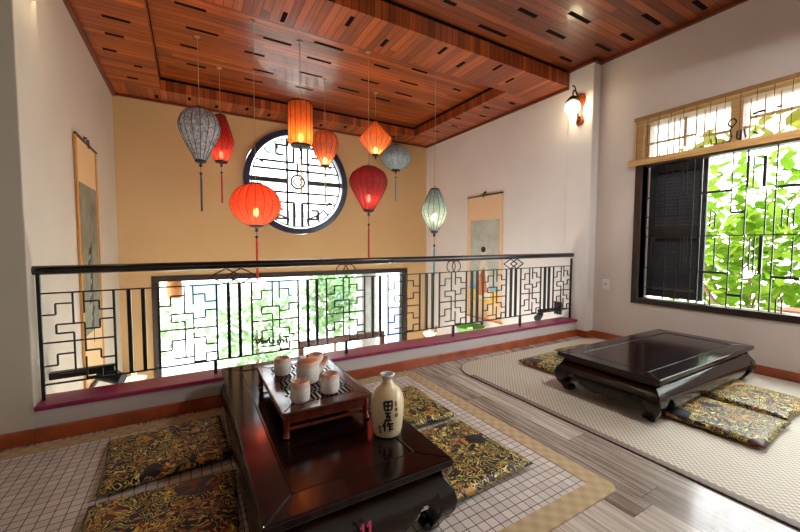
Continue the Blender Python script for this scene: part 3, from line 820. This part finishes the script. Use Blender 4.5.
o = b.build('brush_lettering', m_ink, bt); o['label'] = 'black brush painted characters'

# ------------------------------------------------------------------ mats and cushions
def rrect(x0, x1, y0, y1, r, n_=6):
    p = []
    for cx, cy, a0 in ((x1-r,y1-r,0),(x0+r,y1-r,90),(x0+r,y0+r,180),(x1-r,y0+r,270)):
        p += [(cx+r*math.cos(R(a0+90*i/n_)), cy+r*math.sin(R(a0+90*i/n_))) for i in range(n_+1)]
    return p
mt = thing('tile_mat', 'bamboo tile mat with dark grid lines and tan border under the left table', 'mat', (.25, 1.8, 0))
X0, X1, Y0, Y1 = -1.45+.0-.25, 1.735-.25, .895-1.8, 2.765-1.8
b = MB(); b.prism(rrect(X0+.10,X1-.10,Y0+.10,Y1-.10,.01), lambda u, v, d: (u,v,d), 0, .006); b.build('tile_field', m_grid, mt)
b = MB(); op = rrect(X0,X1,Y0,Y1,.05); ip = rrect(X0+.10,X1-.10,Y0+.10,Y1-.10,.01); n_ = len(op)
vs = [(x,y,z) for z in (.0,.0075) for x, y in op] + [(x,y,z) for z in (.0,.0075) for x, y in ip]; fs = []
for k in range(n_):
    k2 = (k+1) % n_
    fs += [(k,k2,n_+k2,n_+k),(n_+k,n_+k2,3*n_+k2,3*n_+k),(2*n_+k,3*n_+k,3*n_+k2,2*n_+k2),(k,2*n_+k,2*n_+k2,k2)]
b.add(vs, fs); b.build('border', m_jac, mt)
mt2 = thing('straw_mat', 'pale woven straw mat with dark bound edge under the window table', 'mat', (3.2, 1.3, 0))
X0, X1, Y0, Y1 = 2.115-3.2, 4.405-3.2, -.6-1.3, 2.70-1.3
b = MB(); b.prism(rrect(X0,X1,Y0,Y1,.30,12), lambda u, v, d: (u,v,d), 0, .008); b.build('straw_field', m_weave, mt2)
b = MB(); pts = rrect(X0,X1,Y0,Y1,.30,12); pts.append(pts[0]); b.tube([(x,y,.0045) for x, y in pts], .0050, 8, cap=False); b.build('binding', m_bind, mt2, smooth=60)
b = MB(); b.box(X0+.006, X0+.045, Y0+.31, Y1-.31, .006, .0090); b.build('cloth_band', m_band, mt2)

def cushion():
    b = MB(); n_ = 30; vs = []; fs = []; hw = .272
    for s_ in (1, -1):
        for i in range(n_+1):
            for j in range(n_+1):
                u = -1+2*i/n_; v = -1+2*j/n_
                h_ = .027*max(0, (1-abs(u)**7)*(1-abs(v)**7))**.45
                k = 1-.03*(1-v*v)*abs(u)**3; k2 = 1-.03*(1-u*u)*abs(v)**3
                w_ = .0022*math.sin(u*9+v*5)*math.sin(v*7-u*3)*(1-u*u)*(1-v*v)
                vs.append((u*hw*k, v*hw*1.06*k2, .028+s_*h_+(w_ if s_ > 0 else 0)))
    q = n_+1; K = q*q
    for i in range(n_):
        for j in range(n_):
            A = i*q+j; fs += [(A,A+q,A+q+1,A+1),(K+A,K+A+1,K+A+q+1,K+A+q)]
    b.add(vs, fs)
    o = b.build('floor_cushion', m_broc, None, smooth=60)
    import bmesh
    bm = bmesh.new(); bm.from_mesh(o.data); bmesh.ops.remove_doubles(bm, verts=bm.verts, dist=1e-5); bmesh.ops.recalc_face_normals(bm, faces=bm.faces); bm.to_mesh(o.data); bm.free()
    return o
cz1, cz2 = .0065, .0085
spots = [(1.215,1.475,cz1,R(3),'brocade floor cushion on the tile mat right of the ceramic bottle, nearest the camera'),
 (1.235,2.105,cz1,R(-2),'brocade floor cushion on the tile mat behind the bottle, nearer the railing'),
 (-.125,2.30,cz1,R(90+4),'brocade floor cushion on the left of the marked table, nearer the railing'),
 (-.130,1.66,cz1,R(90-3),'brocade floor cushion on the left of the marked table, cut by the photo bottom'),
 (2.985,.945,cz2,R(2),'brocade floor cushion in front of the window table, on its left'),
 (3.585,.965,cz2,R(-3),'brocade floor cushion in front of the window table, nearer the window wall'),
 (3.02,2.13,cz2,R(1),'brocade floor cushion behind the window table, on its left end'),
 (3.62,2.17,cz2,R(-2),'brocade floor cushion behind the window table, near the wall column')]
c0 = None
for x, y, z, rz, lab in spots:
    if c0 is None: c0 = cushion(); o = c0
    else: o = c0.copy(); COL.objects.link(o)
    o.location = (x, y, z); o.rotation_euler = (0,0,rz); tag(o, lab, 'cushion', 'brocade floor cushions')

# ------------------------------------------------------------------ hanging scrolls
m_silk = simple('scroll_silk', srgb(226,190,140), .7, var=.06, scale=50)
m_peach = simple('scroll_peach_silk', srgb(240,206,166), .7, var=.05, scale=50)
m_gold = simple('scroll_gold_edge', srgb(206,138,52), .5, var=.1)
m_scdark = simple('scroll_dark_edge', srgb(74,48,28), .6)
def paintmat(name, a_, c_, sc=3):
    t = NT(name); n_ = t.noise(t.coord(), sc, 5, .65); return t.done(t.bsdf(t.ramp(n_, [(.3,a_),(.7,c_)]), .7))
m_pl = paintmat('ink_painting', srgb(96,96,80), srgb(150,148,124))
m_pr = paintmat('pale_painting', srgb(166,172,164), srgb(212,214,204))
m_yel = simple('painting_yellow', srgb(240,200,96), .7); m_org = simple('painting_orange', srgb(226,140,70), .7)
m_blu = simple('painting_blue', srgb(140,176,200), .7); m_red = simple('painting_red', srgb(206,120,96), .7)
m_skin = simple('painting_cream', srgb(236,220,200), .7); m_hair = simple('painting_black', srgb(40,36,36), .7)
def scroll(label, x, sgn, yc, zt_, zb_, w, right):
    """x wall plane, sgn points into the room"""
    t = thing('hanging_scroll', label, 'scroll', (x, yc, zb_), 0, 'hanging scroll paintings')
    h_ = zt_-zb_; hw = w/2
    X = lambda d: sgn*d
    def bx(b_, d0, d1, y0, y1, z0, z1, mi=0):
        b_.box(min(X(d0),X(d1)), max(X(d0),X(d1)), y0, y1, z0, z1, mi)
    b = MB(); bx(b, .004, .012, -hw, hw, .02, h_-.01); b.build('mounting', m_silk if not right else m_peach, t)
    b = MB(); bx(b, .010, .022, -hw-.008, -hw+.035, .0, h_-.02); bx(b, .010, .022, hw-.035, hw+.008, .0, h_-.02)
    b.build('edge_strip', m_gold if not right else m_peach, t, bevel=.003)
    p0, p1 = .30, h_-.42
    b = MB(); bx(b, .011, .0145, -hw+.06, hw-.06, p0, p1, 0)
    def ell(cy, cz, ry, rz_, mi, d0=.0145, d1=.0165, n_=20):
        b.prism([(cy+ry*math.cos(2*PI*k/n_), cz+rz_*math.sin(2*PI*k/n_)) for k in range(n_)], lambda u, v, d: (X(d),u,v), d0, d1, mi)
    def pol(pts, mi, d0=.0145, d1=.016): b.prism(pts, lambda u, v, d: (X(d),u,v), d0, d1, mi)
    if right:
        bx(b, .0145, .0155, -hw+.06, hw-.06, p0, p0+.20, 1); bx(b, .0145, .0155, -hw+.06, hw-.06, p0+.2, p0+.30, 3)
        pol([(-.17,p0+.06),(.16,p0+.04),(.13,p0+.45),(.07,p0+.72),(-.03,p0+.75),(-.10,p0+.5)], 5)
        pol([(-.10,p0+.18),(.03,p0+.14),(.06,p0+.50),(-.02,p0+.60)], 4, .016, .0175)
        pol([(.02,p0+.10),(.12,p0+.12),(.10,p0+.46),(.04,p0+.52)], 2, .016, .0175)
        ell(.01, p0+.82, .052, .075, 5, .016, .018); ell(.01, p0+.90, .056, .05, 6, .017, .019)
        pol([(-.02,p0+.74),(.04,p0+.74),(.05,p0+.78),(-.03,p0+.78)], 5, .016, .0175)
    else:
        for k in range(7):
            z = p0+.25+k*.12; y = -.1+.05*math.sin(k*2.1)
            pol([(y,z),(y+.10,z+.02),(y+.14,z+.09),(y+.05,z+.07)], 6)
        pol([(-.02,p0+.1),(.01,p0+.1),(.05,p0+1.1),(.03,p0+1.1)], 6)
        bx(b, .0145, .0155, -hw+.06, hw-.06, p0, p0+.22, 1)
    b.build('painting', [m_pl if not right else m_pr, m_yel if right else m_silk, m_org, m_blu, m_red, m_skin, m_hair], t)
    b = MB(); b.tube([(X(.02),-hw-.005,h_-.01),(X(.02),hw+.005,h_-.01)], .012, 12); b.build('top_rod', m_scdark, t, smooth=50)
    b = MB(); b.tube([(X(.026),-hw-.03,.012),(X(.026),hw+.03,.012)], .018, 12); b.build('bottom_roller', m_scdark if not right else m_org, t, smooth=50)
    b = MB(); b.tube([(X(.02),-.09,h_),(X(.012),0,h_+.045),(X(.02),.09,h_)], .004, 6); b.tube([(0,0,h_+.045),(X(.025),0,h_+.045)], .008, 8); b.box(-.004 if sgn < 0 else .0, .0 if sgn < 0 else .004, -.02, .02, h_+.02, h_+.06)
    b.tube([(X(.03),.0,h_+.03),(X(.034),.015,h_-.05)], .010, 8)
    b.build('hanging_cord', m_scdark, t, smooth=50)
scroll('tall hanging scroll with dark ink painting on the left stairwell wall', XL, 1, 4.64, 2.15, -.22, .82, False)
scroll('tall hanging scroll with a robed figure on the right stairwell wall', XS, -1, 4.57, 2.02, -.10, .82, True)

# ------------------------------------------------------------------ wall sconces
m_globe = emit('lit_glass_globe', (1.0,.82,.52,1), 6.5)
m_amber = simple('varnished_wood_plate', srgb(150,66,20), .25, coat=.5, scale=20, var=.3)
def sconce(label, loc, rz):
    """local +x points out of the wall"""
    t = thing('wall_sconce', label, 'wall lamp', loc, rz, 'globe wall lamps')
    pl = [(0,-.19),(.035,-.185),(.052,-.15),(.045,-.10),(.030,-.05),(.028,-.01),(.036,.03),(.055,.07),(.066,.11),(.062,.15),(.045,.18),(.018,.195),(0,.205)]
    pl = pl + [(-u, v) for u, v in pl[::-1] if u > 0]
    b = MB(); b.prism(pl, lambda u, v, d: (d,u,v), 0, .022); b.build('wall_plate', m_amber, t, bevel=.006)
    b = MB(); b.tube([(.02,0,-.09),(.05,0,-.10),(.07,0,-.06),(.06,0,.02),(.065,0,.10),(.085,0,.18),(.115,0,.215),(.15,0,.21),(.165,0,.175),(.165,0,.14)], [.012,.012,.010,.010,.010,.010,.011,.011,.010,.010], 10)
    b.tube([(.115,0,.21),(.125,0,.25),(.15,0,.268),(.172,0,.26)], [.009,.008,.008,.011], 8)
    b.sphere((.05,0,-.135), .016, 10); b.tube([(.05,0,-.10),(.05,0,-.165)], .007, 8); b.sphere((.05,0,-.17), .010, 8)
    b.build('arm', m_blackmetal, t, smooth=50)
    b = MB(); b.lathe([(.012,.145),(.035,.135),(.058,.11),(.066,.085),(.060,.082),(.050,.10),(.028,.125),(.012,.13)], 20, (.165,0,0))
    for k in range(6):
        a_ = 2*PI*k/6; b.tube([(.165+.05*math.cos(a_),.05*math.sin(a_),.115),(.165+.074*math.cos(a_),.074*math.sin(a_),.09),(.165+.078*math.cos(a_),.078*math.sin(a_),.06)], [.007,.006,.004], 6)
    b.build('gallery', m_brassdk, t, smooth=50)
    b = MB(); b.sphere((.165,0,.0), .088, 24, sc=(1,1,.95)); o = b.build('globe', m_globe, t, smooth=80); o['label'] = 'glowing white glass globe'
    return t
sconce('lit glass globe lamp on the white column beside the window', (4.30, 2.86, 2.87), PI)
sconce('wall lamp high on the left column, cut by the photo top', (-.805, 3.08, 2.83), 0)

# switch plate on the right wall
sw = thing('switch_plate', 'small white switch plate low on the wall by the column', 'switch', (XR, 2.545, .69))
b = MB(); b.box(-.012, 0, -.045, .045, -.06, .06); b.build('plate', m_plastic, sw, bevel=.004)
b = MB(); b.box(-.016, -.010, -.008, .008, -.006, .012); b.build('button', m_darkgrey, sw, bevel=.002)

# bowl sconces low on the stairwell walls
m_alab = NT('alabaster'); m_alab = m_alab.done(m_alab.bsdf(srgb(236,226,196), .4, emis=(1,.9,.65,1), es=.35))
m_grn = simple('green_glass', srgb(110,190,90), .25, coat=.4, var=.2, scale=8)
def bowl(label, loc, rz, mat, s=1.0, dz=0.0):
    t = thing('bowl_lamp', label, 'wall lamp', loc, rz, 'bowl lamps low on the stairwell walls'); t.scale = (s,s,s)
    b = MB(); b.tube([(.01,0,-.16),(.015,0,.12)], [.012,.010], 8); b.sphere((.014,0,.135), .016, 8)
    b.tube([(.01,0,-.10),(.06,0,-.13),(.10,0,-.09),(.16,0,-.10+dz)], .010, 8); b.tube([(.01,0,.02),(.05,0,.03),(.06,0,-.01),(.04,0,-.03)], .007, 8)
    b.build('bracket', m_brassdk, t, smooth=50)
    b = MB(); b.lathe([(.001,-.09),(.03,-.088),(.08,-.06),(.13,-.01),(.145,.015),(.14,.017),(.12,-.003),(.07,-.05),(.001,-.075)], 28, (.17,0,dz)); b.build('bowl', mat, t, smooth=60)
    b = MB()
    for k in (-1, 1): b.tube([(.17+k*.018,0,-.07+dz),(.17+k*.018,0,.09 if dz == 0 else dz)], .012, 8)
    b.build('bulb', m_alab, t, smooth=60)
bowl('pale bowl lamp on a scrolled bracket low on the left wall', (XL, 5.95, -.67), 0, m_alab)
bowl('pale bowl lamp on a dark bracket low in the far right corner', (XS, 5.93, -.62), PI, m_alab)
bowl('green glass bowl lamp low under the right hanging scroll', (XS, 4.58, -.40), PI, m_grn, 1.7, .11)

# ------------------------------------------------------------------ silk lanterns
def silk(name, col, dark, trans=.55, pattern=None):
    t = NT(name); co = t.coord(); f = t.noise(co, 60 if pattern is None else 38, 3, .6)
    c = t.ramp(f, [(.38, dark), (.60, col)])
    d = t.n('ShaderNodeBsdfDiffuse'); t.l(c, d.inputs[0]); tr = t.n('ShaderNodeBsdfTranslucent'); t.l(c, tr.inputs[0])
    mx = t.n('ShaderNodeMixShader'); mx.inputs[0].default_value = trans; t.l(d.outputs[0], mx.inputs[1]); t.l(tr.outputs[0], mx.inputs[2])
    g = t.n('ShaderNodeBsdfGlossy'); g.inputs['Roughness'].default_value = .45
    m2 = t.n('ShaderNodeMixShader'); m2.inputs[0].default_value = .04; t.l(mx.outputs[0], m2.inputs[1]); t.l(g.outputs[0], m2.inputs[2])
    if trans > .4:   # thin silk lets the bulb shine through a little
        tp = t.n('ShaderNodeBsdfTransparent'); t.l(c, tp.inputs[0])
        m3 = t.n('ShaderNodeMixShader'); m3.inputs[0].default_value = .24; t.l(m2.outputs[0], m3.inputs[1]); t.l(tp.outputs[0], m3.inputs[2])
        return t.done(m3.outputs[0])
    return t.done(m2.outputs[0])
m_wirec = simple('pale_flex', srgb(176,160,132), .6)
m_bead = simple('black_bead', (.01,.01,.01,1), .3)
m_wood_cap = simple('dark_lantern_cap', srgb(38,30,26), .5)
SHAPES = {   # (radius share, height share from the top)
 'balloon': [(.42,0),(.62,.04),(.85,.12),(.98,.25),(1.0,.33),(.95,.43),(.82,.56),(.62,.72),(.42,.87),(.26,1)],
 'spindle': [(.40,0),(.52,.10),(.76,.30),(.95,.48),(1.0,.56),(.92,.68),(.72,.84),(.46,1)],
 'pointed': [(.34,0),(.52,.12),(.78,.30),(.97,.46),(1,.53),(.90,.65),(.64,.82),(.36,.95),(.26,1)],
 'globe': [(.28,0),(.50,.05),(.74,.15),(.92,.31),(1.0,.49),(.96,.64),(.80,.80),(.55,.92),(.28,1)],
 'tube': [(.84,0),(.97,.03),(1.0,.07),(1.0,.5),(1.0,.93),(.95,.97),(.78,1)],
 'drop': [(.40,0),(.66,.06),(.90,.18),(1.0,.34),(.94,.48),(.74,.68),(.48,.86),(.28,1)],
 'diamond': [(.16,0),(.34,.12),(.62,.30),(.88,.47),(1.0,.54),(.88,.64),(.62,.79),(.34,.93),(.20,1)],
 'onion': [(.30,0),(.62,.07),(.88,.22),(1.0,.42),(.98,.56),(.84,.74),(.56,.90),(.28,1)]}
def lantern(name, label, shape, x, y, top, bot, r, ceil_z, mat, rib_mat, tcol, t_end, watts, ribs=14, bead_z=None, bulb_at=.68):
    t = thing(name, label, 'lantern', (x, y, bot), 0, 'silk lanterns hanging over the stairwell')
    h_ = top-bot; S = SHAPES[shape]
    # refine the profile
    pf = []
    for i in range(len(S)-1):
        for j in range(4):
            f_ = j/4; pf.append((S[i][0]+(S[i+1][0]-S[i][0])*f_, S[i][1]+(S[i+1][1]-S[i][1])*f_))
    pf.append(S[-1])
    pf = [(max(.02,p)*r, h_*(1-v)) for p, v in pf]
    # smooth radii
    for _ in range(2): pf = [pf[0]]+[((pf[i-1][0]+2*pf[i][0]+pf[i+1][0])/4, pf[i][1]) for i in range(1,len(pf)-1)]+[pf[-1]]
    n_ = ribs*6
    b = MB(); b.lathe(pf, n_, rib=lambda k: 1-.045*math.sin(PI*(k % 6)/6)); b.build('shade', mat, t, smooth=70)
    b = MB()
    for k in range(ribs):
        a_ = 2*PI*k/ribs; b.tube([((p+.0008)*math.cos(a_),(p+.0008)*math.sin(a_),z) for p, z in pf[::2]+[pf[-1]]], .0036, 5, cap=False)
    b.build('ribs', rib_mat, t)
    rt, rb = pf[0][0], pf[-1][0]
    b = MB(); b.lathe([(.001,h_+.014),(rt*.92,h_+.014),(rt*1.02,h_+.008),(rt*1.02,h_-.014),(rt*.9,h_-.014)], 24); b.tube([(-rt*.4,0,h_+.012),(0,0,h_+.05),(rt*.4,0,h_+.012)], .004, 6)
    b.build('top_cap', m_wood_cap, t, smooth=40)
    b = MB(); b.lathe([(rb*.9,.010),(rb*1.05,.006),(rb*1.05,-.016),(rb*.6,-.024),(.014,-.030),(.012,-.044),(.018,-.052),(.012,-.066),(.001,-.070)], 20); b.build('bottom_cap', m_wood_cap, t, smooth=40)
    b = MB(); b.tube([(0,0,h_+.048),(0,0,ceil_z-bot)], .0035, 6); b.tube([(0,0,ceil_z-bot-.008),(0,0,ceil_z-bot)], .03, 12); b.build('hanging_cord', m_wirec, t)
    if t_end is not None:
        L = bot-t_end; bz_ = -(bead_z if bead_z else min(.14, L*.3))
        b = MB(); b.tube([(0,0,-.06),(0,0,bz_)], .0025, 5); b.build('tassel_cord', m_bead, t)
        b = MB(); b.sphere((0,0,bz_), .016, 10); b.build('bead', m_bead, t, smooth=80)
        tm = simple('tassel_'+name, tcol, .5)
        b = MB(); b.lathe([(.004,bz_-.01),(.010,bz_-.02),(.008,bz_-.04),(.011,bz_-.06),(.012,-L+.01),(.013,-L),(.001,-L)], 10, rib=lambda k: 1-.12*(k % 2)); b.build('tassel', tm, t, smooth=60)
    if watts:
        bz_ = h_*(1-bulb_at)
        b = MB(); b.sphere((0,0,bz_), .026, 12, sc=(1,1,1.8)); b.tube([(0,0,bz_+.03),(0,0,h_)], .005, 6, 1); b.build('bulb', [emit('bulb_'+name, (1,.78,.40,1), 30), m_bead], t, smooth=80)
        ld = bpy.data.lights.new('bulb_light', 'POINT'); ld.energy = watts*.075; ld.color = (1,.74,.40); ld.shadow_soft_size = .028
        lo = bpy.data.objects.new('bulb_light', ld); COL.objects.link(lo); lo.parent = t; lo.location = (.035,-.06,bz_-.01)
    return t
k_d = simple('rib_dark', srgb(70,24,16), .6); k_g = simple('rib_grey', srgb(70,72,76), .6); k_p = simple('rib_pale', srgb(120,140,146), .6)
CZ_ = 3.40
lantern('lantern', 'large unlit mottled grey silk lantern, leftmost of the hanging group', 'balloon', .123, 4.564, 2.625, 2.08, .205, CZ_, silk('silk_grey', srgb(206,212,218), srgb(138,144,152), .3, 1), k_g, srgb(70,84,96), 1.53, 0, 16)
lantern('lantern', 'narrow dark red silk lantern half behind the grey lantern', 'spindle', .375, 5.21, 2.80, 2.23, .155, CZ_, silk('silk_red', srgb(196,54,44), srgb(160,38,34), .5), k_d, srgb(190,30,30), 1.70, 1.5, 12, bulb_at=.86)
lantern('lantern', 'wide round orange red silk lantern hanging lowest before the round window', 'globe', .598, 3.975, 1.78, 1.36, .250, CZ_, silk('silk_orange_red', srgb(250,104,70), srgb(240,84,54), .5), k_d, srgb(226,40,28), .80, 4.2, 18, bead_z=.12, bulb_at=.68)
lantern('lantern', 'tall orange cylinder lantern in front of the round window', 'tube', 1.10, 4.103, 2.735, 2.275, .136, CZ_, silk('silk_orange', srgb(244,140,66), srgb(228,116,50), .5), k_d, srgb(220,170,60), 1.73, 2.8, 14, bulb_at=.82)
lantern('lantern', 'brownish orange teardrop lantern overlapping the round window right edge', 'drop', 1.632, 4.848, 2.715, 2.25, .185, CZ_, silk('silk_terracotta', srgb(216,122,84), srgb(186,96,66), .5), k_d, srgb(220,180,60), 1.74, 3.0, 14, bulb_at=.86)
lantern('lantern', 'large dark crimson silk lantern below the orange diamond lantern', 'balloon', 1.844, 3.906, 2.07, 1.575, .225, CZ_, silk('silk_crimson', srgb(176,52,56), srgb(140,36,44), .45), k_d, srgb(190,24,28), 1.0, 4.2, 18, bead_z=.17, bulb_at=.72)
lantern('lantern', 'orange diamond shaped lantern high to the right of the round window', 'diamond', 2.413, 4.87, 2.98, 2.505, .250, CZ_, silk('silk_amber', srgb(240,144,84), srgb(218,116,66), .5), k_d, srgb(60,40,30), None, 4.0, 16, bulb_at=.86)
lantern('lantern', 'pale blue unlit round silk lantern near the far right corner', 'onion', 3.40, 6.00, 3.03, 2.59, .290, 3.23, silk('silk_pale_blue', srgb(204,222,230), srgb(150,180,194), .35, 1), k_p, srgb(40,150,190), 2.0, 0, 16)
lantern('lantern', 'grey green diamond lantern with turquoise tassel, rightmost of the hanging group', 'pointed', 2.67, 3.721, 1.86, 1.34, .165, CZ_, silk('silk_grey_green', srgb(170,190,196), srgb(130,152,162), .5), k_g, srgb(40,160,190), .78, 1.6, 14, bead_z=.18, bulb_at=.66)

# ------------------------------------------------------------------ outside
b = MB(); b.box(-30, 40, YB+.2, 40, -2.9, -2.7); b.box(XR+.22, 40, -20, YB+.2, -2.9, -2.7); struct(b.build('ground', m_paving), 'pale street paving outside')
def tree(name, label, cat, base, crown, rad, nl, size, mat, group, trunk=True, seed=1, branches=()):
    rnd = random.Random(seed)
    t = thing(name, label, cat, base, 0, group)
    cx, cy, cz = (crown[i]-base[i] for i in range(3))
    b = MB()
    b.tube([(0,0,0),(cx*.3,cy*.3,cz*.5),(cx,cy,cz)], [.06,.045,.02], 8)
    for k in range(7):
        a_ = rnd.uniform(0,2*PI); e = rnd.uniform(-.2,.9)
        b.tube([(cx*.6,cy*.6,cz*.75),(cx+rad[0]*.6*math.cos(a_),cy+rad[1]*.6*math.sin(a_),cz+rad[2]*.6*e)], [.02,.006], 6)
    for br in branches: b.tube([Vector(p)-Vector(base) for p in br], .022, 8)
    b.build('trunk', m_bark, t, smooth=60)
    b = MB()
    for i in range(nl):
        while True:
            p = Vector((rnd.uniform(-1,1),rnd.uniform(-1,1),rnd.uniform(-1,1)))
            if .25 < p.length < 1: break
        c = Vector((cx+p.x*rad[0],cy+p.y*rad[1],cz+p.z*rad[2]))
        s_ = size*rnd.uniform(.6,1.4)
        M_ = Matrix.Translation(c) @ Matrix.Rotation(rnd.uniform(0,2*PI),4,'Z') @ Matrix.Rotation(rnd.uniform(-1.1,.5),4,'Y') @ Matrix.Rotation(rnd.uniform(-.6,.6),4,'X')
        vs = [(0,0,0),(.35,.30,.04),(.75,.24,.02),(1.05,0,-.10),(.75,-.24,.02),(.35,-.30,.04),(.45,0,-.03)]
        b.add([M_ @ (Vector(v)*s_) for v in vs], [(0,6,1),(1,6,2),(2,6,3),(3,6,4),(4,6,5),(5,6,0)])
    b.build('foliage', mat, t, fix=False)
gg = 'leafy trees outside the window'
tree('leafy_tree', 'bright leafy tree just outside the right window', 'tree', (6.4,1.9,-2.7), (6.35,1.75,.75), (.85,.95,1.05), 900, .17, m_leaf, gg, seed=3, branches=[[(5.75,2.35,.95),(5.7,2.05,.70),(5.75,1.85,.35)]])
tree('leafy_tree', 'tall pale green tree farther back beyond the right window', 'tree', (8.4,2.6,-2.7), (8.4,2.5,1.7), (1.1,1.6,1.7), 700, .22, m_leaf, gg, seed=5)
tree('leafy_tree', 'dense leafy tree at the photo right edge outside the window', 'tree', (6.9,-.4,-2.7), (6.9,-.3,1.5), (.9,1.05,1.5), 600, .18, m_leaf, gg, seed=9)
b = MB(); b.box(5.10, 5.35, .93, 1.16, -2.7, .48); b.box(5.07, 5.38, .90, 1.19, .48, .53)
tag(b.build('garden_post', m_brick), 'brown brick garden post outside the right window', 'post')
g2 = 'green plants in the street outside'
tree('street_tree', 'bright green tree outside the shop window near the grey pillar', 'tree', (3.5,9.6,-2.7), (3.4,9.5,-.35), (.8,.7,1.1), 560, .25, m_leaf2, g2, seed=11)
tree('street_tree', 'pale green bush outside the middle of the shop window', 'tree', (1.5,10.2,-2.7), (1.5,10.2,-1.1), (1.3,.8,1.2), 620, .22, m_leaf2, g2, seed=12)
tree('street_tree', 'pale bush outside the left part of the shop window', 'tree', (-1.0,12.2,-2.7), (-1.0,12.2,-1.0), (1.2,.7,1.2), 420, .20, m_leaf2, g2, seed=13)
b = MB(); b.box(3.42, 3.78, 7.6, 7.95, -2.7, 1.6); tag(b.build('concrete_pillar', m_concrete), 'grey concrete pillar outside the right part of the shop window', 'pillar')
sg = thing('signboard', 'pale blue board on legs in the street right of the pillar', 'signboard', (5.15, 9.0, -2.7))
b = MB(); b.box(-.3, .3, -.03, .03, .9, 2.1); b.build('panel', m_blue, sg, bevel=.01)
for s_ in (-1, 1):
    b = MB(); b.box(s_*.26-.02, s_*.26+.02, -.02, .02, 0, .9); b.build('leg', m_concrete, sg)
hl = thing('rattan_lantern', 'brown rattan lantern hanging outside the shop window top left', 'lantern', (-.25, 7.2, .25))
b = MB(); b.lathe([(.08,0),(.11,.02),(.12,.15),(.12,.25),(.10,.32),(.06,.34)], 20, rib=lambda k: 1-.05*(k % 2)); b.build('shade', m_rattan, hl, smooth=60)
b = MB(); b.tube([(0,0,.34),(0,0,.67)], .006, 6); b.build('hanging_cord', m_bead, hl)
b = MB(); b.box(-1.2, 4.6, YB+.2, 8.3, .92, 1.02); struct(b.build('slab_canopy', m_concrete), 'canopy over the shop front')
bd = thing('building', 'pale house across the street seen through the shop window', 'building', (2.0, 17.0, -2.7))
b = MB(); b.box(-9, 11, 0, 5, 0, 5.2); b.build('wall', m_facade, bd)
m_gl = simple('house_window', srgb(130,150,160), .2)
for x in (-4.5, -1.5, 1.5, 4.5):
    b = MB(); b.box(x-.55, x+.55, -.04, .05, .9, 2.3); b.build('window', m_gl, bd)
b = MB(); b.box(-9.2, 11.2, -.4, 5.2, 5.2, 5.45); b.build('roof', m_concrete, bd)

# ------------------------------------------------------------------ light
W_ = bpy.data.worlds.new('overcast_sky'); scn.world = W_; W_.use_nodes = True
bg = W_.node_tree.nodes['Background']; bg.inputs[0].default_value = (.93,.97,1.0,1); bg.inputs[1].default_value = 3.2
def portal(loc, rot, sx, sy):
    ld = bpy.data.lights.new('sky_portal', 'AREA'); ld.shape = 'RECTANGLE'; ld.size = sx; ld.size_y = sy; ld.cycles.is_portal = True
    o = bpy.data.objects.new('sky_portal', ld); COL.objects.link(o); o.location = loc; o.rotation_euler = rot
portal((XR+.23, (WY0+WY1)/2, (WZ0+WZ1)/2), (0, R(90), 0), WZ1-WZ0, WY1-WY0)
portal(((FX0+FX1)/2, YB+.22, (FZ0+FZ1)/2), (R(-90), 0, 0), FX1-FX0, FZ1-FZ0)
portal((CX, YB+.21, CZ), (R(-90), 0, 0), 1.8, 1.8)

def pendant(label, loc, drop, watts, col, r=.13, dome=False):  # unseen lamps added to brighten the tea room and stairwell
    t = thing('added_fill_lamp', label, 'lamp', loc, 0, 'added fill lamps')
    b = MB(); b.tube([(0,0,r*.9),(0,0,drop)], .006, 6); b.tube([(0,0,drop-.03),(0,0,drop)], .05, 16); b.tube([(0,0,r*.85),(0,0,r*1.15)], .04, 16); b.build('hanging_rod', m_brassdk, t)
    b = MB(); b.sphere((0,0,0), r, 24); b.build('globe', m_pglobe, t, smooth=80)
    ld = bpy.data.lights.new('fill_light', 'POINT'); ld.energy = watts; ld.color = col; ld.shadow_soft_size = r*1.05
    lo = bpy.data.objects.new('fill_light', ld); COL.objects.link(lo); lo.parent = t
    if dome:
        b = MB(); b.lathe([(.045,.30),(.10,.27),(.19,.18),(.26,.06),(.29,-.05),(.286,-.05),(.256,.06),(.186,.176),(.098,.262),(.045,.29)], 40); b.build('light_cutoff_dome', m_plastic, t, smooth=50)  # dome added to keep this lamp's light off the left wall end
m_pglobe = emit('fill_lamp_globe', (1,.9,.75,1), 3)
pendant('added domed fill lamp in the tea room near the window, out of view', (2.8,.7,2.8), .63, 330, (1,.98,.95), .09, True)
pendant('added globe fill lamp in the storey below, left, out of view', (.4,3.9,-1.2), .35, 235, (1,.98,.95))
pendant('added globe fill lamp in the storey below, right, out of view', (3.0,3.9,-1.2), .35, 235, (1,.98,.95))

# ------------------------------------------------------------------ camera
cd = bpy.data.cameras.new('camera'); cam = bpy.data.objects.new('camera', cd); COL.objects.link(cam)
cd.sensor_width = 36; cd.lens = 359.57/800*36; cd.clip_start = .05
yaw, pt, rl = R(30.25), R(3.15), R(-.187)
fw = Vector((math.sin(yaw)*math.cos(pt), math.cos(yaw)*math.cos(pt), -math.sin(pt)))
rt = Vector((math.cos(yaw), -math.sin(yaw), 0)); dn = fw.cross(rt)
r2 = rt*math.cos(rl)+dn*math.sin(rl); d2 = -rt*math.sin(rl)+dn*math.cos(rl)
cam.matrix_world = Matrix(((r2.x,-d2.x,-fw.x,0),(r2.y,-d2.y,-fw.y,0),(r2.z,-d2.z,-fw.z,1.15),(0,0,0,1)))
scn.camera = cam
vs_ = scn.view_settings; vs_.view_transform = 'Standard'; vs_.look = 'None'; vs_.gamma = 1; vs_.use_curve_mapping = False; vs_.exposure = 1.6
scn.cycles.max_bounces = 10; scn.cycles.diffuse_bounces = 6; scn.cycles.transparent_max_bounces = 12
scn.cycles.sample_clamp_indirect = 6
